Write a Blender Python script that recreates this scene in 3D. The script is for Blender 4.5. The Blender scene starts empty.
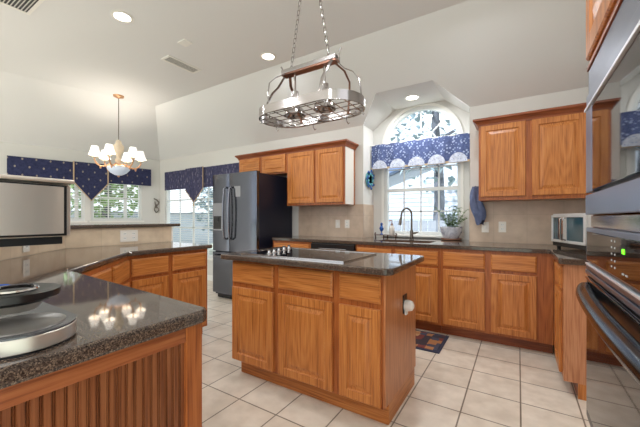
import bpy, bmesh, math, random
from mathutils import Vector, Matrix
random.seed(7)
PI = math.pi
scene = bpy.context.scene
col = scene.collection

# ------------------------------------------------------------ camera
cd = bpy.data.cameras.new('camera'); cam = bpy.data.objects.new('camera', cd); col.objects.link(cam)
cam.location = (0, 0, 1.178); cam.rotation_euler = (PI/2, 0, 0.5632)
cd.sensor_width = 36; cd.lens = 36*314/640; cd.shift_y = 4.8/640; cd.clip_start = .02; cd.clip_end = 200
scene.camera = cam

# ------------------------------------------------------------ world, exposure, room lamps
w = bpy.data.worlds.new('world'); scene.world = w; w.use_nodes = True
WN = w.node_tree; bg = WN.nodes['Background']
tc = WN.nodes.new('ShaderNodeTexCoord'); nz = WN.nodes.new('ShaderNodeTexNoise'); rp = WN.nodes.new('ShaderNodeValToRGB')
nz.inputs['Scale'].default_value = 2.2; nz.inputs['Detail'].default_value = 4
rp.color_ramp.elements[0].position = .35; rp.color_ramp.elements[0].color = (.80, .90, 1.0, 1)
rp.color_ramp.elements[1].position = .65; rp.color_ramp.elements[1].color = (1, 1, 1, 1)
WN.links.new(tc.outputs['Generated'], nz.inputs['Vector']); WN.links.new(nz.outputs['Fac'], rp.inputs['Fac'])
WN.links.new(rp.outputs['Color'], bg.inputs['Color'])
bg.inputs['Strength'].default_value = 1.8
vs = scene.view_settings
vs.view_transform = 'Standard'; vs.look = 'None'; vs.gamma = 1; vs.use_curve_mapping = False; vs.exposure = 0.0
LAMP_W = 11.0           # each recessed lamp
LAMP_COL = (.95, .975, 1)
FLATZ = 3.07
sd = bpy.data.lights.new('sun', 'SUN'); sd.energy = 10.0; sd.angle = math.radians(1.5); sd.color = (.92, .965, 1)
so = bpy.data.objects.new('sun', sd); col.objects.link(so); so.rotation_euler = (math.radians(42), 0, math.radians(-14))   # from behind the camera, high
LAMPS = [(-3.14, 1.50), (-2.47, 2.78), (-.75, 1.5), (-.3, 2.6), (-1.9, .2), (-.5, -.9), (-3.2, -.8), (-4.6, .6), (-1.9, -2.0)]  # opening pair is visible; the rest are unseen lamps added as fill

# ------------------------------------------------------------ materials
def srgb(r, g, b):
    f = lambda c: (c/255/12.92) if c/255 <= .04045 else ((c/255+.055)/1.055)**2.4
    return (f(r), f(g), f(b), 1)
MATS = {}
def newmat(name):
    m = bpy.data.materials.new(name); m.use_nodes = True; MATS[name] = m
    return m, m.node_tree, m.node_tree.nodes['Principled BSDF']
def plain(name, rgb, rough=.5, metal=0, emit=0, bump=0, bscale=200, spec=None, coat=0, trans=0, aniso=0):
    m, t, b = newmat(name)
    b.inputs['Base Color'].default_value = rgb; b.inputs['Roughness'].default_value = rough; b.inputs['Metallic'].default_value = metal
    if spec is not None: b.inputs['Specular IOR Level'].default_value = spec
    b.inputs['Coat Weight'].default_value = coat; b.inputs['Transmission Weight'].default_value = trans
    if emit:
        b.inputs['Emission Color'].default_value = rgb; b.inputs['Emission Strength'].default_value = emit
    c = t.nodes.new('ShaderNodeTexCoord'); n = t.nodes.new('ShaderNodeTexNoise')
    n.inputs['Scale'].default_value = bscale; n.inputs['Detail'].default_value = 3
    t.links.new(c.outputs['Object'], n.inputs['Vector'])
    if bump:
        bp = t.nodes.new('ShaderNodeBump'); bp.inputs['Strength'].default_value = bump; bp.inputs['Distance'].default_value = .002
        t.links.new(n.outputs['Fac'], bp.inputs['Height']); t.links.new(bp.outputs['Normal'], b.inputs['Normal'])
    else:
        mr = t.nodes.new('ShaderNodeMapRange'); mr.inputs['To Min'].default_value = max(0, rough-.02); mr.inputs['To Max'].default_value = rough+.02
        t.links.new(n.outputs['Fac'], mr.inputs['Value']); t.links.new(mr.outputs['Result'], b.inputs['Roughness'])
    return m
def ramp(t, stops):
    r = t.nodes.new('ShaderNodeValToRGB'); e = r.color_ramp.elements
    while len(e) < len(stops): e.new(.5)
    for i, (p, c) in enumerate(stops): e[i].position = p; e[i].color = c
    return r
def oak(name, axis, light, mid, dark, rough=.33):
    m, t, b = newmat(name)
    c = t.nodes.new('ShaderNodeTexCoord'); oi = t.nodes.new('ShaderNodeObjectInfo')
    add = t.nodes.new('ShaderNodeVectorMath'); add.operation = 'ADD'
    sc = t.nodes.new('ShaderNodeVectorMath'); sc.operation = 'SCALE'; sc.inputs[0].default_value = (7, 3, 5)
    t.links.new(oi.outputs['Random'], sc.inputs['Scale'])
    t.links.new(c.outputs['Object'], add.inputs[0]); t.links.new(sc.outputs[0], add.inputs[1])
    def mapped(s_al, s_ac):
        mp = t.nodes.new('ShaderNodeMapping')
        mp.inputs['Scale'].default_value = tuple(s_al if i == axis else s_ac for i in range(3))
        t.links.new(add.outputs[0], mp.inputs['Vector']); return mp
    n1 = t.nodes.new('ShaderNodeTexNoise'); n1.inputs['Scale'].default_value = 1; n1.inputs['Detail'].default_value = 5; n1.inputs['Roughness'].default_value = .6
    t.links.new(mapped(4, 150).outputs[0], n1.inputs['Vector'])
    n2 = t.nodes.new('ShaderNodeTexNoise'); n2.inputs['Scale'].default_value = 1; n2.inputs['Detail'].default_value = 1.5; n2.inputs['Distortion'].default_value = .15
    t.links.new(mapped(.7, 5).outputs[0], n2.inputs['Vector'])
    # growth rings: bands of a warped field give the cathedral grain
    mu = t.nodes.new('ShaderNodeMath'); mu.operation = 'MULTIPLY'; mu.inputs[1].default_value = 75
    t.links.new(n2.outputs['Fac'], mu.inputs[0])
    si = t.nodes.new('ShaderNodeMath'); si.operation = 'SINE'; t.links.new(mu.outputs[0], si.inputs[0])
    mr = t.nodes.new('ShaderNodeMapRange'); mr.inputs['From Min'].default_value = -1; mr.inputs['To Min'].default_value = -.055; mr.inputs['To Max'].default_value = .055
    t.links.new(si.outputs[0], mr.inputs['Value'])
    ad = t.nodes.new('ShaderNodeMath'); ad.operation = 'ADD'
    t.links.new(n1.outputs['Fac'], ad.inputs[0]); t.links.new(mr.outputs[0], ad.inputs[1])
    r = ramp(t, [(.27, dark), (.48, mid), (.76, light)])
    t.links.new(ad.outputs[0], r.inputs['Fac']); t.links.new(r.outputs['Color'], b.inputs['Base Color'])
    b.inputs['Roughness'].default_value = rough; b.inputs['Specular IOR Level'].default_value = .4
    bp = t.nodes.new('ShaderNodeBump'); bp.inputs['Strength'].default_value = .12; bp.inputs['Distance'].default_value = .001
    t.links.new(n1.outputs['Fac'], bp.inputs['Height']); t.links.new(bp.outputs['Normal'], b.inputs['Normal'])
    return m
OL, OM, OD = srgb(208, 141, 78), srgb(188, 116, 57), srgb(142, 80, 36)
OAKV = oak('oak_vertical', 2, OL, OM, OD); OAKH = oak('oak_horizontal', 0, OL, OM, OD)
OAKY = oak('oak_horizontal_depth', 1, OL, OM, OD)
OAKD = oak('oak_crown', 0, srgb(160, 92, 52), srgb(138, 72, 40), srgb(104, 50, 28))
OAKF = oak('oak_frame', 2, srgb(184, 112, 58), srgb(162, 90, 44), srgb(122, 62, 28))

def granite():
    m, t, b = newmat('granite')
    c = t.nodes.new('ShaderNodeTexCoord')
    v = t.nodes.new('ShaderNodeTexVoronoi'); v.inputs['Scale'].default_value = 420
    n = t.nodes.new('ShaderNodeTexNoise'); n.inputs['Scale'].default_value = 130; n.inputs['Detail'].default_value = 6; n.inputs['Roughness'].default_value = .7
    for x in (v, n): t.links.new(c.outputs['Object'], x.inputs['Vector'])
    sp = t.nodes.new('ShaderNodeSeparateColor'); t.links.new(v.outputs['Color'], sp.inputs[0])
    mx = t.nodes.new('ShaderNodeMath'); mx.operation = 'MULTIPLY_ADD'; mx.inputs[1].default_value = .45; t.links.new(sp.outputs[0], mx.inputs[0])
    m2 = t.nodes.new('ShaderNodeMath'); m2.operation = 'MULTIPLY'; m2.inputs[1].default_value = .55; t.links.new(n.outputs['Fac'], m2.inputs[0]); t.links.new(m2.outputs[0], mx.inputs[2])
    r = ramp(t, [(.2, srgb(32, 27, 25)), (.42, srgb(62, 52, 47)), (.6, srgb(90, 76, 66)), (.8, srgb(130, 112, 96))])
    t.links.new(mx.outputs[0], r.inputs['Fac']); t.links.new(r.outputs['Color'], b.inputs['Base Color'])
    b.inputs['Roughness'].default_value = .05; b.inputs['Specular IOR Level'].default_value = .5
    return m
GRANITE = granite()

def tiles(name, size, off, c1, c2, mortar, rough, axes='xy', msize=.006, bump=.3):
    m, t, b = newmat(name)
    c = t.nodes.new('ShaderNodeTexCoord'); sx = t.nodes.new('ShaderNodeSeparateXYZ'); cx = t.nodes.new('ShaderNodeCombineXYZ')
    t.links.new(c.outputs['Object'], sx.inputs[0])
    t.links.new(sx.outputs['XYZ'.index(axes[0].upper())], cx.inputs[0]); t.links.new(sx.outputs['XYZ'.index(axes[1].upper())], cx.inputs[1])
    mp = t.nodes.new('ShaderNodeMapping'); mp.inputs['Location'].default_value = (-off[0], -off[1], 0)
    t.links.new(cx.outputs[0], mp.inputs['Vector'])
    br = t.nodes.new('ShaderNodeTexBrick'); br.offset = 0; br.squash = 1
    br.inputs['Scale'].default_value = 1; br.inputs['Brick Width'].default_value = size; br.inputs['Row Height'].default_value = size
    br.inputs['Mortar Size'].default_value = msize/2; br.inputs['Mortar Smooth'].default_value = .1
    br.inputs['Color1'].default_value = c1; br.inputs['Color2'].default_value = c2; br.inputs['Mortar'].default_value = mortar
    t.links.new(mp.outputs[0], br.inputs['Vector'])
    n = t.nodes.new('ShaderNodeTexNoise'); n.inputs['Scale'].default_value = 9; n.inputs['Detail'].default_value = 6; t.links.new(c.outputs['Object'], n.inputs['Vector'])
    r = ramp(t, [(.3, (.86, .84, .82, 1)), (.7, (1.06, 1.06, 1.06, 1))]); t.links.new(n.outputs['Fac'], r.inputs['Fac'])
    mx = t.nodes.new('ShaderNodeMix'); mx.data_type = 'RGBA'; mx.blend_type = 'MULTIPLY'; mx.inputs['Factor'].default_value = 1
    t.links.new(br.outputs['Color'], mx.inputs['A']); t.links.new(r.outputs['Color'], mx.inputs['B']); t.links.new(mx.outputs['Result'], b.inputs['Base Color'])
    b.inputs['Roughness'].default_value = rough
    bp = t.nodes.new('ShaderNodeBump'); bp.inputs['Strength'].default_value = bump; bp.inputs['Distance'].default_value = .003; bp.invert = True
    t.links.new(br.outputs['Fac'], bp.inputs['Height']); t.links.new(bp.outputs['Normal'], b.inputs['Normal'])
    return m
FLOORM = tiles('floor_tile', .31, (.0122, 2.07), srgb(222, 212, 198), srgb(215, 204, 189), srgb(128, 118, 106), .3, 'xy', .009)
SPLASH_XZ = tiles('travertine_back', .305, (-1.9, .914), srgb(208, 186, 164), srgb(201, 178, 156), srgb(188, 166, 145), .35, 'xz', .004, .15)
SPLASH_L = tiles('travertine_bar', .305, (.1, .0), srgb(216, 196, 170), srgb(208, 187, 160), srgb(196, 176, 150), .35, 'xz', .004, .15)

def fabric(name, base, dot, scale, thr, stretch=(1, 1, 1), rand=.4):
    m, t, b = newmat(name)
    c = t.nodes.new('ShaderNodeTexCoord'); mp = t.nodes.new('ShaderNodeMapping'); mp.inputs['Scale'].default_value = stretch
    mp.inputs['Rotation'].default_value = (0, PI/4, 0)
    st = t.nodes.new('ShaderNodeMapping'); st.inputs['Scale'].default_value = stretch; t.links.new(c.outputs['Object'], st.inputs['Vector'])
    mp.inputs['Scale'].default_value = (1, 0, 1)
    t.links.new(st.outputs[0], mp.inputs['Vector'])
    v = t.nodes.new('ShaderNodeTexVoronoi'); v.inputs['Scale'].default_value = scale; v.inputs['Randomness'].default_value = rand
    t.links.new(mp.outputs[0], v.inputs['Vector'])
    r = ramp(t, [(thr, dot), (thr+.03, base)]); t.links.new(v.outputs['Distance'], r.inputs['Fac'])
    n = t.nodes.new('ShaderNodeTexNoise'); n.inputs['Scale'].default_value = 30; t.links.new(c.outputs['Object'], n.inputs['Vector'])
    mx = t.nodes.new('ShaderNodeMix'); mx.data_type = 'RGBA'; mx.blend_type = 'MULTIPLY'; mx.inputs['Factor'].default_value = .5
    t.links.new(r.outputs['Color'], mx.inputs['A']); r2 = ramp(t, [(.3, (.5, .5, .55, 1)), (.7, (1.3, 1.3, 1.3, 1))]); t.links.new(n.outputs['Fac'], r2.inputs['Fac'])
    t.links.new(r2.outputs['Color'], mx.inputs['B']); t.links.new(mx.outputs['Result'], b.inputs['Base Color'])
    b.inputs['Roughness'].default_value = .9; b.inputs['Specular IOR Level'].default_value = .1
    return m
NAVY = fabric('navy_fabric', srgb(56, 60, 90), srgb(156, 144, 132), 6.5, .085, (1.2, 1, .8), .05)
BLUEF = fabric('blue_floral_fabric', srgb(86, 98, 138), srgb(164, 176, 206), 32, .33, (1, 1, 1), .6)
BRAID = plain('gold_braid', srgb(196, 172, 140), .8, bump=.4)
SCALLOP = fabric('white_print_fabric', srgb(208, 214, 228), srgb(120, 140, 190), 40, .2)
TOWEL = fabric('towel_cloth', srgb(98, 108, 138), srgb(124, 132, 160), 60, .3)

WALLM = plain('wall_paint', srgb(216, 214, 209), .85, bump=.12, bscale=120)
SLOPEM = plain('ceiling_paint', srgb(226, 226, 225), .9, bump=.12, bscale=120)
WHITE = plain('white_paint', srgb(236, 234, 228), .45)
VINYL = plain('window_vinyl', srgb(226, 228, 226), .4)
LAMINATE = plain('pale_side_laminate', srgb(232, 226, 216), .3)
BLIND = plain('blind_slat', srgb(235, 235, 232), .5)
CHROME = plain('chrome', srgb(225, 222, 220), .1, 1)
STEEL = plain('brushed_steel', srgb(214, 207, 198), .34, .8)
DSTEEL = plain('black_stainless', srgb(98, 101, 110), .2, 1)
HANDLEM = plain('fridge_handle_steel', srgb(128, 130, 138), .25, 1)
DSIDE = plain('fridge_side', srgb(28, 32, 48), .35, .2)
BLACK = plain('black_plastic', srgb(20, 20, 22), .3)
BGLASS = plain('black_glass', srgb(12, 12, 14), .04, spec=.9)
BGLASSO = plain('oven_glass', srgb(18, 15, 14), .03, spec=.4)
BRIGHT = plain('bright_trim', srgb(226, 228, 232), .35, .5)
MIRROR = plain('oven_trim_steel', srgb(150, 152, 160), .12, 1)
OVENST = plain('oven_black_steel', srgb(124, 130, 146), .3, .85)
PEWTER = plain('faucet_pewter', srgb(120, 112, 104), .3, 1)
NICKEL = plain('rack_nickel', srgb(176, 171, 170), .18, 1)
COPPER = plain('copper_bracket', srgb(150, 112, 96), .28, 1)
GOLD = plain('gilt_metal', srgb(208, 160, 122), .35, .7)
CREAM = plain('cream_ceramic', srgb(222, 206, 180), .35)
SHADEM = plain('lit_shade', srgb(255, 249, 240), .8, emit=.95)
BOWLM = plain('frosted_bowl', srgb(200, 212, 228), .3, emit=.15)
LENS = plain('lamp_lens', srgb(255, 246, 232), .5, emit=9)
GREEND = plain('display_green', srgb(150, 255, 60), .5, emit=.9)
MARK = plain('panel_marks', srgb(190, 190, 190), .5)
LEAFM = plain('leaf_green', srgb(104, 132, 78), .5, bump=.2)
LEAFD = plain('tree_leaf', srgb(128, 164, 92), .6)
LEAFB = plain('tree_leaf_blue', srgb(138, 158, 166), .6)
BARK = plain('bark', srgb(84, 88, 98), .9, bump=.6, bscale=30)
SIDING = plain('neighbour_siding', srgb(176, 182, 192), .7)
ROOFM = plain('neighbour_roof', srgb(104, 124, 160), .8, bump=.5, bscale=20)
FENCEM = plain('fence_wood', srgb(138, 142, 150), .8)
GROUNDM = plain('pale_ground', srgb(176, 182, 166), .95, bump=.5, bscale=60)  # ground colour paled to neutral so the light it bounces isn't green
POTM = fabric('blue_white_pot', srgb(214, 216, 222), srgb(104, 112, 150), 48, .3)
TERRA = plain('terracotta', srgb(160, 118, 96), .7)
SOIL = plain('soil', srgb(60, 45, 35), .95, bump=.6)
BLUEC = plain('cobalt_ceramic', srgb(40, 84, 150), .25)
TEALC = plain('teal_ceramic', srgb(96, 168, 176), .25)
SOAP = plain('clear_soap', srgb(214, 208, 200), .15)
WOODD = plain('dark_wood', srgb(92, 62, 50), .5)
SINKM = plain('dark_sink', srgb(70, 72, 80), .25, .6)
ALMOND = plain('outlet_plate', srgb(232, 226, 216), .4)

def glass():
    m = bpy.data.materials.new('window_glass'); m.use_nodes = True; t = m.node_tree
    b = t.nodes['Principled BSDF']; t.nodes.remove(b)
    o = t.nodes['Material Output']; tr = t.nodes.new('ShaderNodeBsdfTransparent'); gl = t.nodes.new('ShaderNodeBsdfGlossy'); mx = t.nodes.new('ShaderNodeMixShader')
    tr.inputs['Color'].default_value = (.96, .98, 1, 1); gl.inputs['Roughness'].default_value = .02; mx.inputs[0].default_value = .05
    t.links.new(tr.outputs[0], mx.inputs[1]); t.links.new(gl.outputs[0], mx.inputs[2]); t.links.new(mx.outputs[0], o.inputs[0])
    return m
GLASS = glass()
TOASTG = plain('toaster_glass', srgb(48, 78, 88), .05, spec=1)

def rugmat():
    m, t, b = newmat('rug_patchwork')
    c = t.nodes.new('ShaderNodeTexCoord')
    v = t.nodes.new('ShaderNodeTexVoronoi'); v.distance = 'CHEBYCHEV'; v.inputs['Scale'].default_value = 15; v.inputs['Randomness'].default_value = .5
    t.links.new(c.outputs['Object'], v.inputs['Vector'])
    sp = t.nodes.new('ShaderNodeSeparateColor'); t.links.new(v.outputs['Color'], sp.inputs[0])
    r = ramp(t, [(0, srgb(56, 46, 54)), (.25, srgb(112, 52, 48)), (.45, srgb(164, 112, 72)), (.65, srgb(64, 66, 84)), (.85, srgb(184, 144, 104))])
    r.color_ramp.interpolation = 'CONSTANT'
    t.links.new(sp.outputs[0], r.inputs['Fac']); t.links.new(r.outputs['Color'], b.inputs['Base Color']); b.inputs['Roughness'].default_value = .95
    return m
RUGM = rugmat(); RUGB = plain('rug_border', srgb(48, 50, 70), .95, bump=.4)

# ------------------------------------------------------------ mesh helpers
class MB:
    def __init__(s): s.b = bmesh.new()
    def box(s, x0, x1, y0, y1, z0, z1, bev=0, M=None):
        vs = [s.b.verts.new(p) for p in [(x0,y0,z0),(x1,y0,z0),(x1,y1,z0),(x0,y1,z0),(x0,y0,z1),(x1,y0,z1),(x1,y1,z1),(x0,y1,z1)]]
        fs = [s.b.faces.new([vs[i] for i in q]) for q in [(0,3,2,1),(4,5,6,7),(0,1,5,4),(1,2,6,5),(2,3,7,6),(3,0,4,7)]]
        if bev:
            es = list({e for f in fs for e in f.edges})
            r = bmesh.ops.bevel(s.b, geom=es, offset=bev, segments=2, affect='EDGES', profile=.7)
            vs = list({v for f in r['faces'] for v in f.verts} | {v for v in vs if v.is_valid})
        if M is not None: bmesh.ops.transform(s.b, matrix=M, verts=[v for v in vs if v.is_valid])
        return s
    def prism(s, pts, z0, z1, axis='z'):
        def P(a, b_, c):
            return {'z': (a, b_, c), 'y': (a, c, b_), 'x': (c, a, b_)}[axis]
        lo = [s.b.verts.new(P(x, y, z0)) for x, y in pts]; hi = [s.b.verts.new(P(x, y, z1)) for x, y in pts]
        n = len(pts)
        fs = [s.b.faces.new(lo), s.b.faces.new(hi)] + [s.b.faces.new([lo[i], lo[(i+1) % n], hi[(i+1) % n], hi[i]]) for i in range(n)]
        bmesh.ops.recalc_face_normals(s.b, faces=fs)
        return s
    def lathe(s, prof, seg=24, c=(0, 0, 0), axis='z', cap=True):
        rings = []
        for r, z in prof:
            ring = []
            for k in range(seg):
                a = 2*PI*k/seg; p = (r*math.cos(a), r*math.sin(a), z)
                if axis == 'y': p = (p[0], p[2], p[1])
                if axis == 'x': p = (p[2], p[0], p[1])
                ring.append(s.b.verts.new((p[0]+c[0], p[1]+c[1], p[2]+c[2])))
            rings.append(ring)
        fs = []
        for a, b_ in zip(rings, rings[1:]):
            for k in range(seg): fs.append(s.b.faces.new([a[k], a[(k+1) % seg], b_[(k+1) % seg], b_[k]]))
        if cap: fs += [s.b.faces.new(rings[0]), s.b.faces.new(rings[-1])]
        bmesh.ops.recalc_face_normals(s.b, faces=fs)
        return s
    def tube(s, pts, r, seg=8, closed=False, flat=None):
        pts = [Vector(p) for p in pts]; n = len(pts); rings = []; up = Vector((0, 0, 1)); prevn = None
        for i, p in enumerate(pts):
            a = pts[(i-1) % n] if (closed or i > 0) else p; b_ = pts[(i+1) % n] if (closed or i < n-1) else p
            d = (b_-a).normalized()
            if prevn is None:
                nn = d.cross(up)
                if nn.length < .01: nn = d.cross(Vector((1, 0, 0)))
            else: nn = prevn - d*prevn.dot(d)
            nn.normalize(); prevn = nn; bn = d.cross(nn)
            rr = r[i] if isinstance(r, (list, tuple)) else r
            rb = rr if flat is None else flat
            rings.append([s.b.verts.new(p + nn*rr*math.cos(2*PI*k/seg) + bn*rb*math.sin(2*PI*k/seg)) for k in range(seg)])
        m = n if closed else n-1; fs = []
        for i in range(m):
            a, b_ = rings[i], rings[(i+1) % n]
            for k in range(seg): fs.append(s.b.faces.new([a[k], a[(k+1) % seg], b_[(k+1) % seg], b_[k]]))
        if not closed: fs += [s.b.faces.new(rings[0]), s.b.faces.new(rings[-1])]
        bmesh.ops.recalc_face_normals(s.b, faces=fs)
        return s
    def rects(s, loops):
        """nested rectangles (x0,x1,z0,z1,y): side skirts and a centre cap, facing -Y; last skirt closes at the back"""
        R = []
        for x0, x1, z0, z1, y in loops: R.append([s.b.verts.new(p) for p in [(x0,y,z0),(x1,y,z0),(x1,y,z1),(x0,y,z1)]])
        fs = []
        for a, b_ in zip(R, R[1:]):
            for k in range(4): fs.append(s.b.faces.new([a[k], a[(k+1) % 4], b_[(k+1) % 4], b_[k]]))
        fs += [s.b.faces.new(R[0]), s.b.faces.new(R[-1])]
        bmesh.ops.recalc_face_normals(s.b, faces=fs)
        return s
    def cellwall(s, xs, zs, hole, t):
        """plate in XZ at y=0..t, grid cells where hole(xc,zc) is False"""
        V = {}
        def g(x, z):
            if (x, z) not in V: V[(x, z)] = s.b.verts.new((x, 0, z))
            return V[(x, z)]
        fs = []
        for a, b_ in zip(xs, xs[1:]):
            for c, d in zip(zs, zs[1:]):
                if not hole((a+b_)/2, (c+d)/2): fs.append(s.b.faces.new([g(a, c), g(b_, c), g(b_, d), g(a, d)]))
        r = bmesh.ops.extrude_face_region(s.b, geom=fs)
        bmesh.ops.translate(s.b, vec=(0, t, 0), verts=[e for e in r['geom'] if isinstance(e, bmesh.types.BMVert)])
        bmesh.ops.recalc_face_normals(s.b, faces=list(s.b.faces)); return s
    def plate(s, outer, holes, y0, y1):
        """polygon with holes in XZ, thickness y0..y1"""
        es = []
        for lp in [outer]+holes:
            vs = [s.b.verts.new((x, y0, z)) for x, z in lp]
            es += [s.b.edges.new((vs[i], vs[(i+1) % len(vs)])) for i in range(len(vs))]
        r = bmesh.ops.triangle_fill(s.b, edges=es, use_beauty=True)
        fs = [g for g in r['geom'] if isinstance(g, bmesh.types.BMFace)]
        r = bmesh.ops.extrude_face_region(s.b, geom=fs)
        bmesh.ops.translate(s.b, vec=(0, y1-y0, 0), verts=[e for e in r['geom'] if isinstance(e, bmesh.types.BMVert)])
        bmesh.ops.recalc_face_normals(s.b, faces=list(s.b.faces)); return s
    def move(s, M): bmesh.ops.transform(s.b, matrix=M, verts=list(s.b.verts)); return s
    def build(s, name, mat, parent=None, smooth=False, bev=0, **tags):
        me = bpy.data.meshes.new(name); s.b.to_mesh(me); s.b.free()
        if smooth:
            for p in me.polygons: p.use_smooth = True
            try: me.set_sharp_from_angle(angle=math.radians(40))
            except Exception: pass
        me.materials.append(mat); o = bpy.data.objects.new(name, me); col.objects.link(o)
        if parent is not None: o.parent = parent
        if bev:
            md = o.modifiers.new('bevel', 'BEVEL'); md.width = bev; md.segments = 2; md.limit_method = 'ANGLE'
        for k, v in tags.items(): o[k] = v
        return o
def thing(name, label, cat, loc=(0, 0, 0), rz=0, group=None):
    o = bpy.data.objects.new(name, None); col.objects.link(o); o.location = loc; o.rotation_euler = (0, 0, rz)
    o.empty_display_size = .05
    o['label'] = label; o['category'] = cat
    if group: o['group'] = group
    return o
def B(*a, **k): return MB().box(*a, **k)
def arc(cx, cz, r, a0, a1, n): return [(cx+r*math.cos(a0+(a1-a0)*i/n), cz+r*math.sin(a0+(a1-a0)*i/n)) for i in range(n+1)]
def copy_tree(o, parent=None):
    c = o.copy(); col.objects.link(c)
    if parent is not None: c.parent = parent
    for ch in [x for x in list(col.objects) if x.parent == o]: copy_tree(ch, c)
    return c
S = dict(kind='structure')
YW, YN = 3.92, 4.26            # back wall, back of the window recess
NX0, NX1 = -1.78, -.463
SL = .68; WTOP = 2.44; YF = YW-(FLATZ-WTOP)/SL      # slope and where the flat ceiling starts
XR = .93
CX, CY = -6.6, YW              # dining corner
WA = math.radians(14)          # dining wall turned from the Y axis
wd = Vector((-math.sin(WA), -math.cos(WA)))          # along the dining wall, away from the corner

# ------------------------------------------------------------ structure
B(-10, XR+.1, -5.5, YW+.1, -.1, 0).build('floor', FLOORM, **S)
B(-40, 40, -40, 60, -.3, -.12).build('ground', GROUNDM, **S)
# back wall: plain plate with recess gap and dining window
W3 = (-6.42, -4.62, .42, 2.12)
mb = MB(); xs = [CX, W3[0], W3[1], NX0, NX1, XR]; zs = [0, W3[2], .875, W3[3], WTOP]
mb.cellwall(xs, zs, lambda x, z: (W3[0] < x < W3[1] and W3[2] < z < W3[3]) or (NX0 < x < NX1 and z > .875), .12)
o = mb.build('wall_back', WALLM, **S); o.location = (0, YW, 0)
# recess behind the sink
ch = .33; zt = WTOP+SL*.363
mb = MB()
loop = [(NX0, .914), (NX0, WTOP), (NX0+ch, zt), (NX1-ch, zt), (NX1, WTOP), (NX1, .914)]
AX, AR, AZ = -1.11, .505, 2.175
win = [(AX-AR, .955), (AX+AR, .955)] + arc(AX, AZ, AR, 0, PI, 28)
mb.plate([(NX0-.1, .85), (NX1+.1, .85), (NX1+.1, zt+.1), (NX0-.1, zt+.1)], [win], YN, YN+.12)
mb.build('wall_recess', WALLM, **S)
mb = MB(); v = mb.b.verts.new
yf = YW-.363
A = [v((NX0+.002, YW, .914)), v((NX0+.002, YW, WTOP)), v((NX0+ch, yf, zt)), v((NX1-ch, yf, zt)), v((NX1-.002, YW, WTOP)), v((NX1-.002, YW, .914))]
Bk = [v((min(max(x, NX0+.002), NX1-.002), YN, z)) for x, z in loop]
for i in range(5): mb.b.faces.new([A[i], A[i+1], Bk[i+1], Bk[i]])
mb.build('wall_recess_sides', WALLM, **S)
# ceiling: flat part, back slope (with the recess cut into it) and the slope above the dining wall
QX = -5.18
mb = MB(); v = mb.b.verts.new
q = v((QX, YF, FLATZ)); c0 = v((CX, CY, WTOP))
a1, a2, a3, a4 = v((NX0, YW, WTOP)), v((NX0+ch, yf, zt)), v((NX1-ch, yf, zt)), v((NX1, YW, WTOP))
f1 = v((NX0+ch, YF, FLATZ)); f2 = v((NX1-ch, YF, FLATZ)); r0 = v((XR, YW, WTOP)); r1 = v((XR, YF, FLATZ))
mb.b.faces.new([c0, a1, a2, f1, q]); mb.b.faces.new([a2, a3, f2, f1]); mb.b.faces.new([a4, r0, r1, f2, a3])
L = 6.4
c1 = v((CX+wd.x*L, CY+wd.y*L, WTOP)); q1 = v((QX+wd.x*L, YF+wd.y*L, FLATZ)); r2 = v((XR, YF+wd.y*L, FLATZ))
mb.b.faces.new([c0, q, q1, c1])
mb.b.faces.new([q, f1, f2, r1, r2, q1])
r = bmesh.ops.extrude_face_region(mb.b, geom=list(mb.b.faces))
bmesh.ops.translate(mb.b, vec=(0, 0, .1), verts=[e for e in r['geom'] if isinstance(e, bmesh.types.BMVert)])
bmesh.ops.recalc_face_normals(mb.b, faces=list(mb.b.faces))
mb.build('ceiling', SLOPEM, **S)
# dining wall (local X runs along the wall away from the corner, +Y local is outward)
DR = math.atan2(wd.y, wd.x)
def on_dining(px):           # distance along wall hit by pixel column
    a = (px-320)/314; s_, c_ = math.sin(.5632), math.cos(.5632)
    rx, ry = -s_+a*c_, c_+a*s_
    # C + t*wd = k*(rx,ry)
    det = wd.x*(-ry) - wd.y*(-rx)
    return ((-CX)*(-ry) - (-CY)*(-rx))/det
D = {p: on_dining(p) for p in (7, 85, 91, 142, 73, 107, 150, 30)}
mb = MB(); z0, z1 = 1.13, 2.03
xs = [0, D[142], D[91], D[85], D[30]-.4, 8]; xs = sorted(xs)
mb.cellwall(xs, [0, z0, z1, WTOP], lambda x, z: z0 < z < z1 and ((D[142] < x < D[91]) or (D[85] < x < D[30]-.4 if D[30]-.4 > D[85] else False)), .12)
# local +y must be outward: dining wall outward is -(inward); rotate so
wl = mb.build('wall_left', WALLM, **S); wl.location = (CX, CY, 0); wl.rotation_euler = (0, 0, DR); wl.scale = (1, -1, 1)
# right wall beyond the corner run
B(XR, XR+.12, 1.4, YW+.12, 0, FLATZ).build('wall_right', WALLM, **S)
# baseboards
B(W3[0]-.1, -3.95, YW-.015, YW-.0005, 0, .1).build('baseboard_back', WHITE, **S)
# bar knee wall (raised bar behind the angled run)
KW = [(-3.35, 2.12), (-3.35, 1.125), (-1.75, -.305), (-1.75, -.6), (-1.95, -.6), (-1.95, -.38), (-3.47, .98), (-3.47, 2.12)]
MB().prism(KW, 0, 1.085).build('wall_bar', WALLM, **S)

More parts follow.
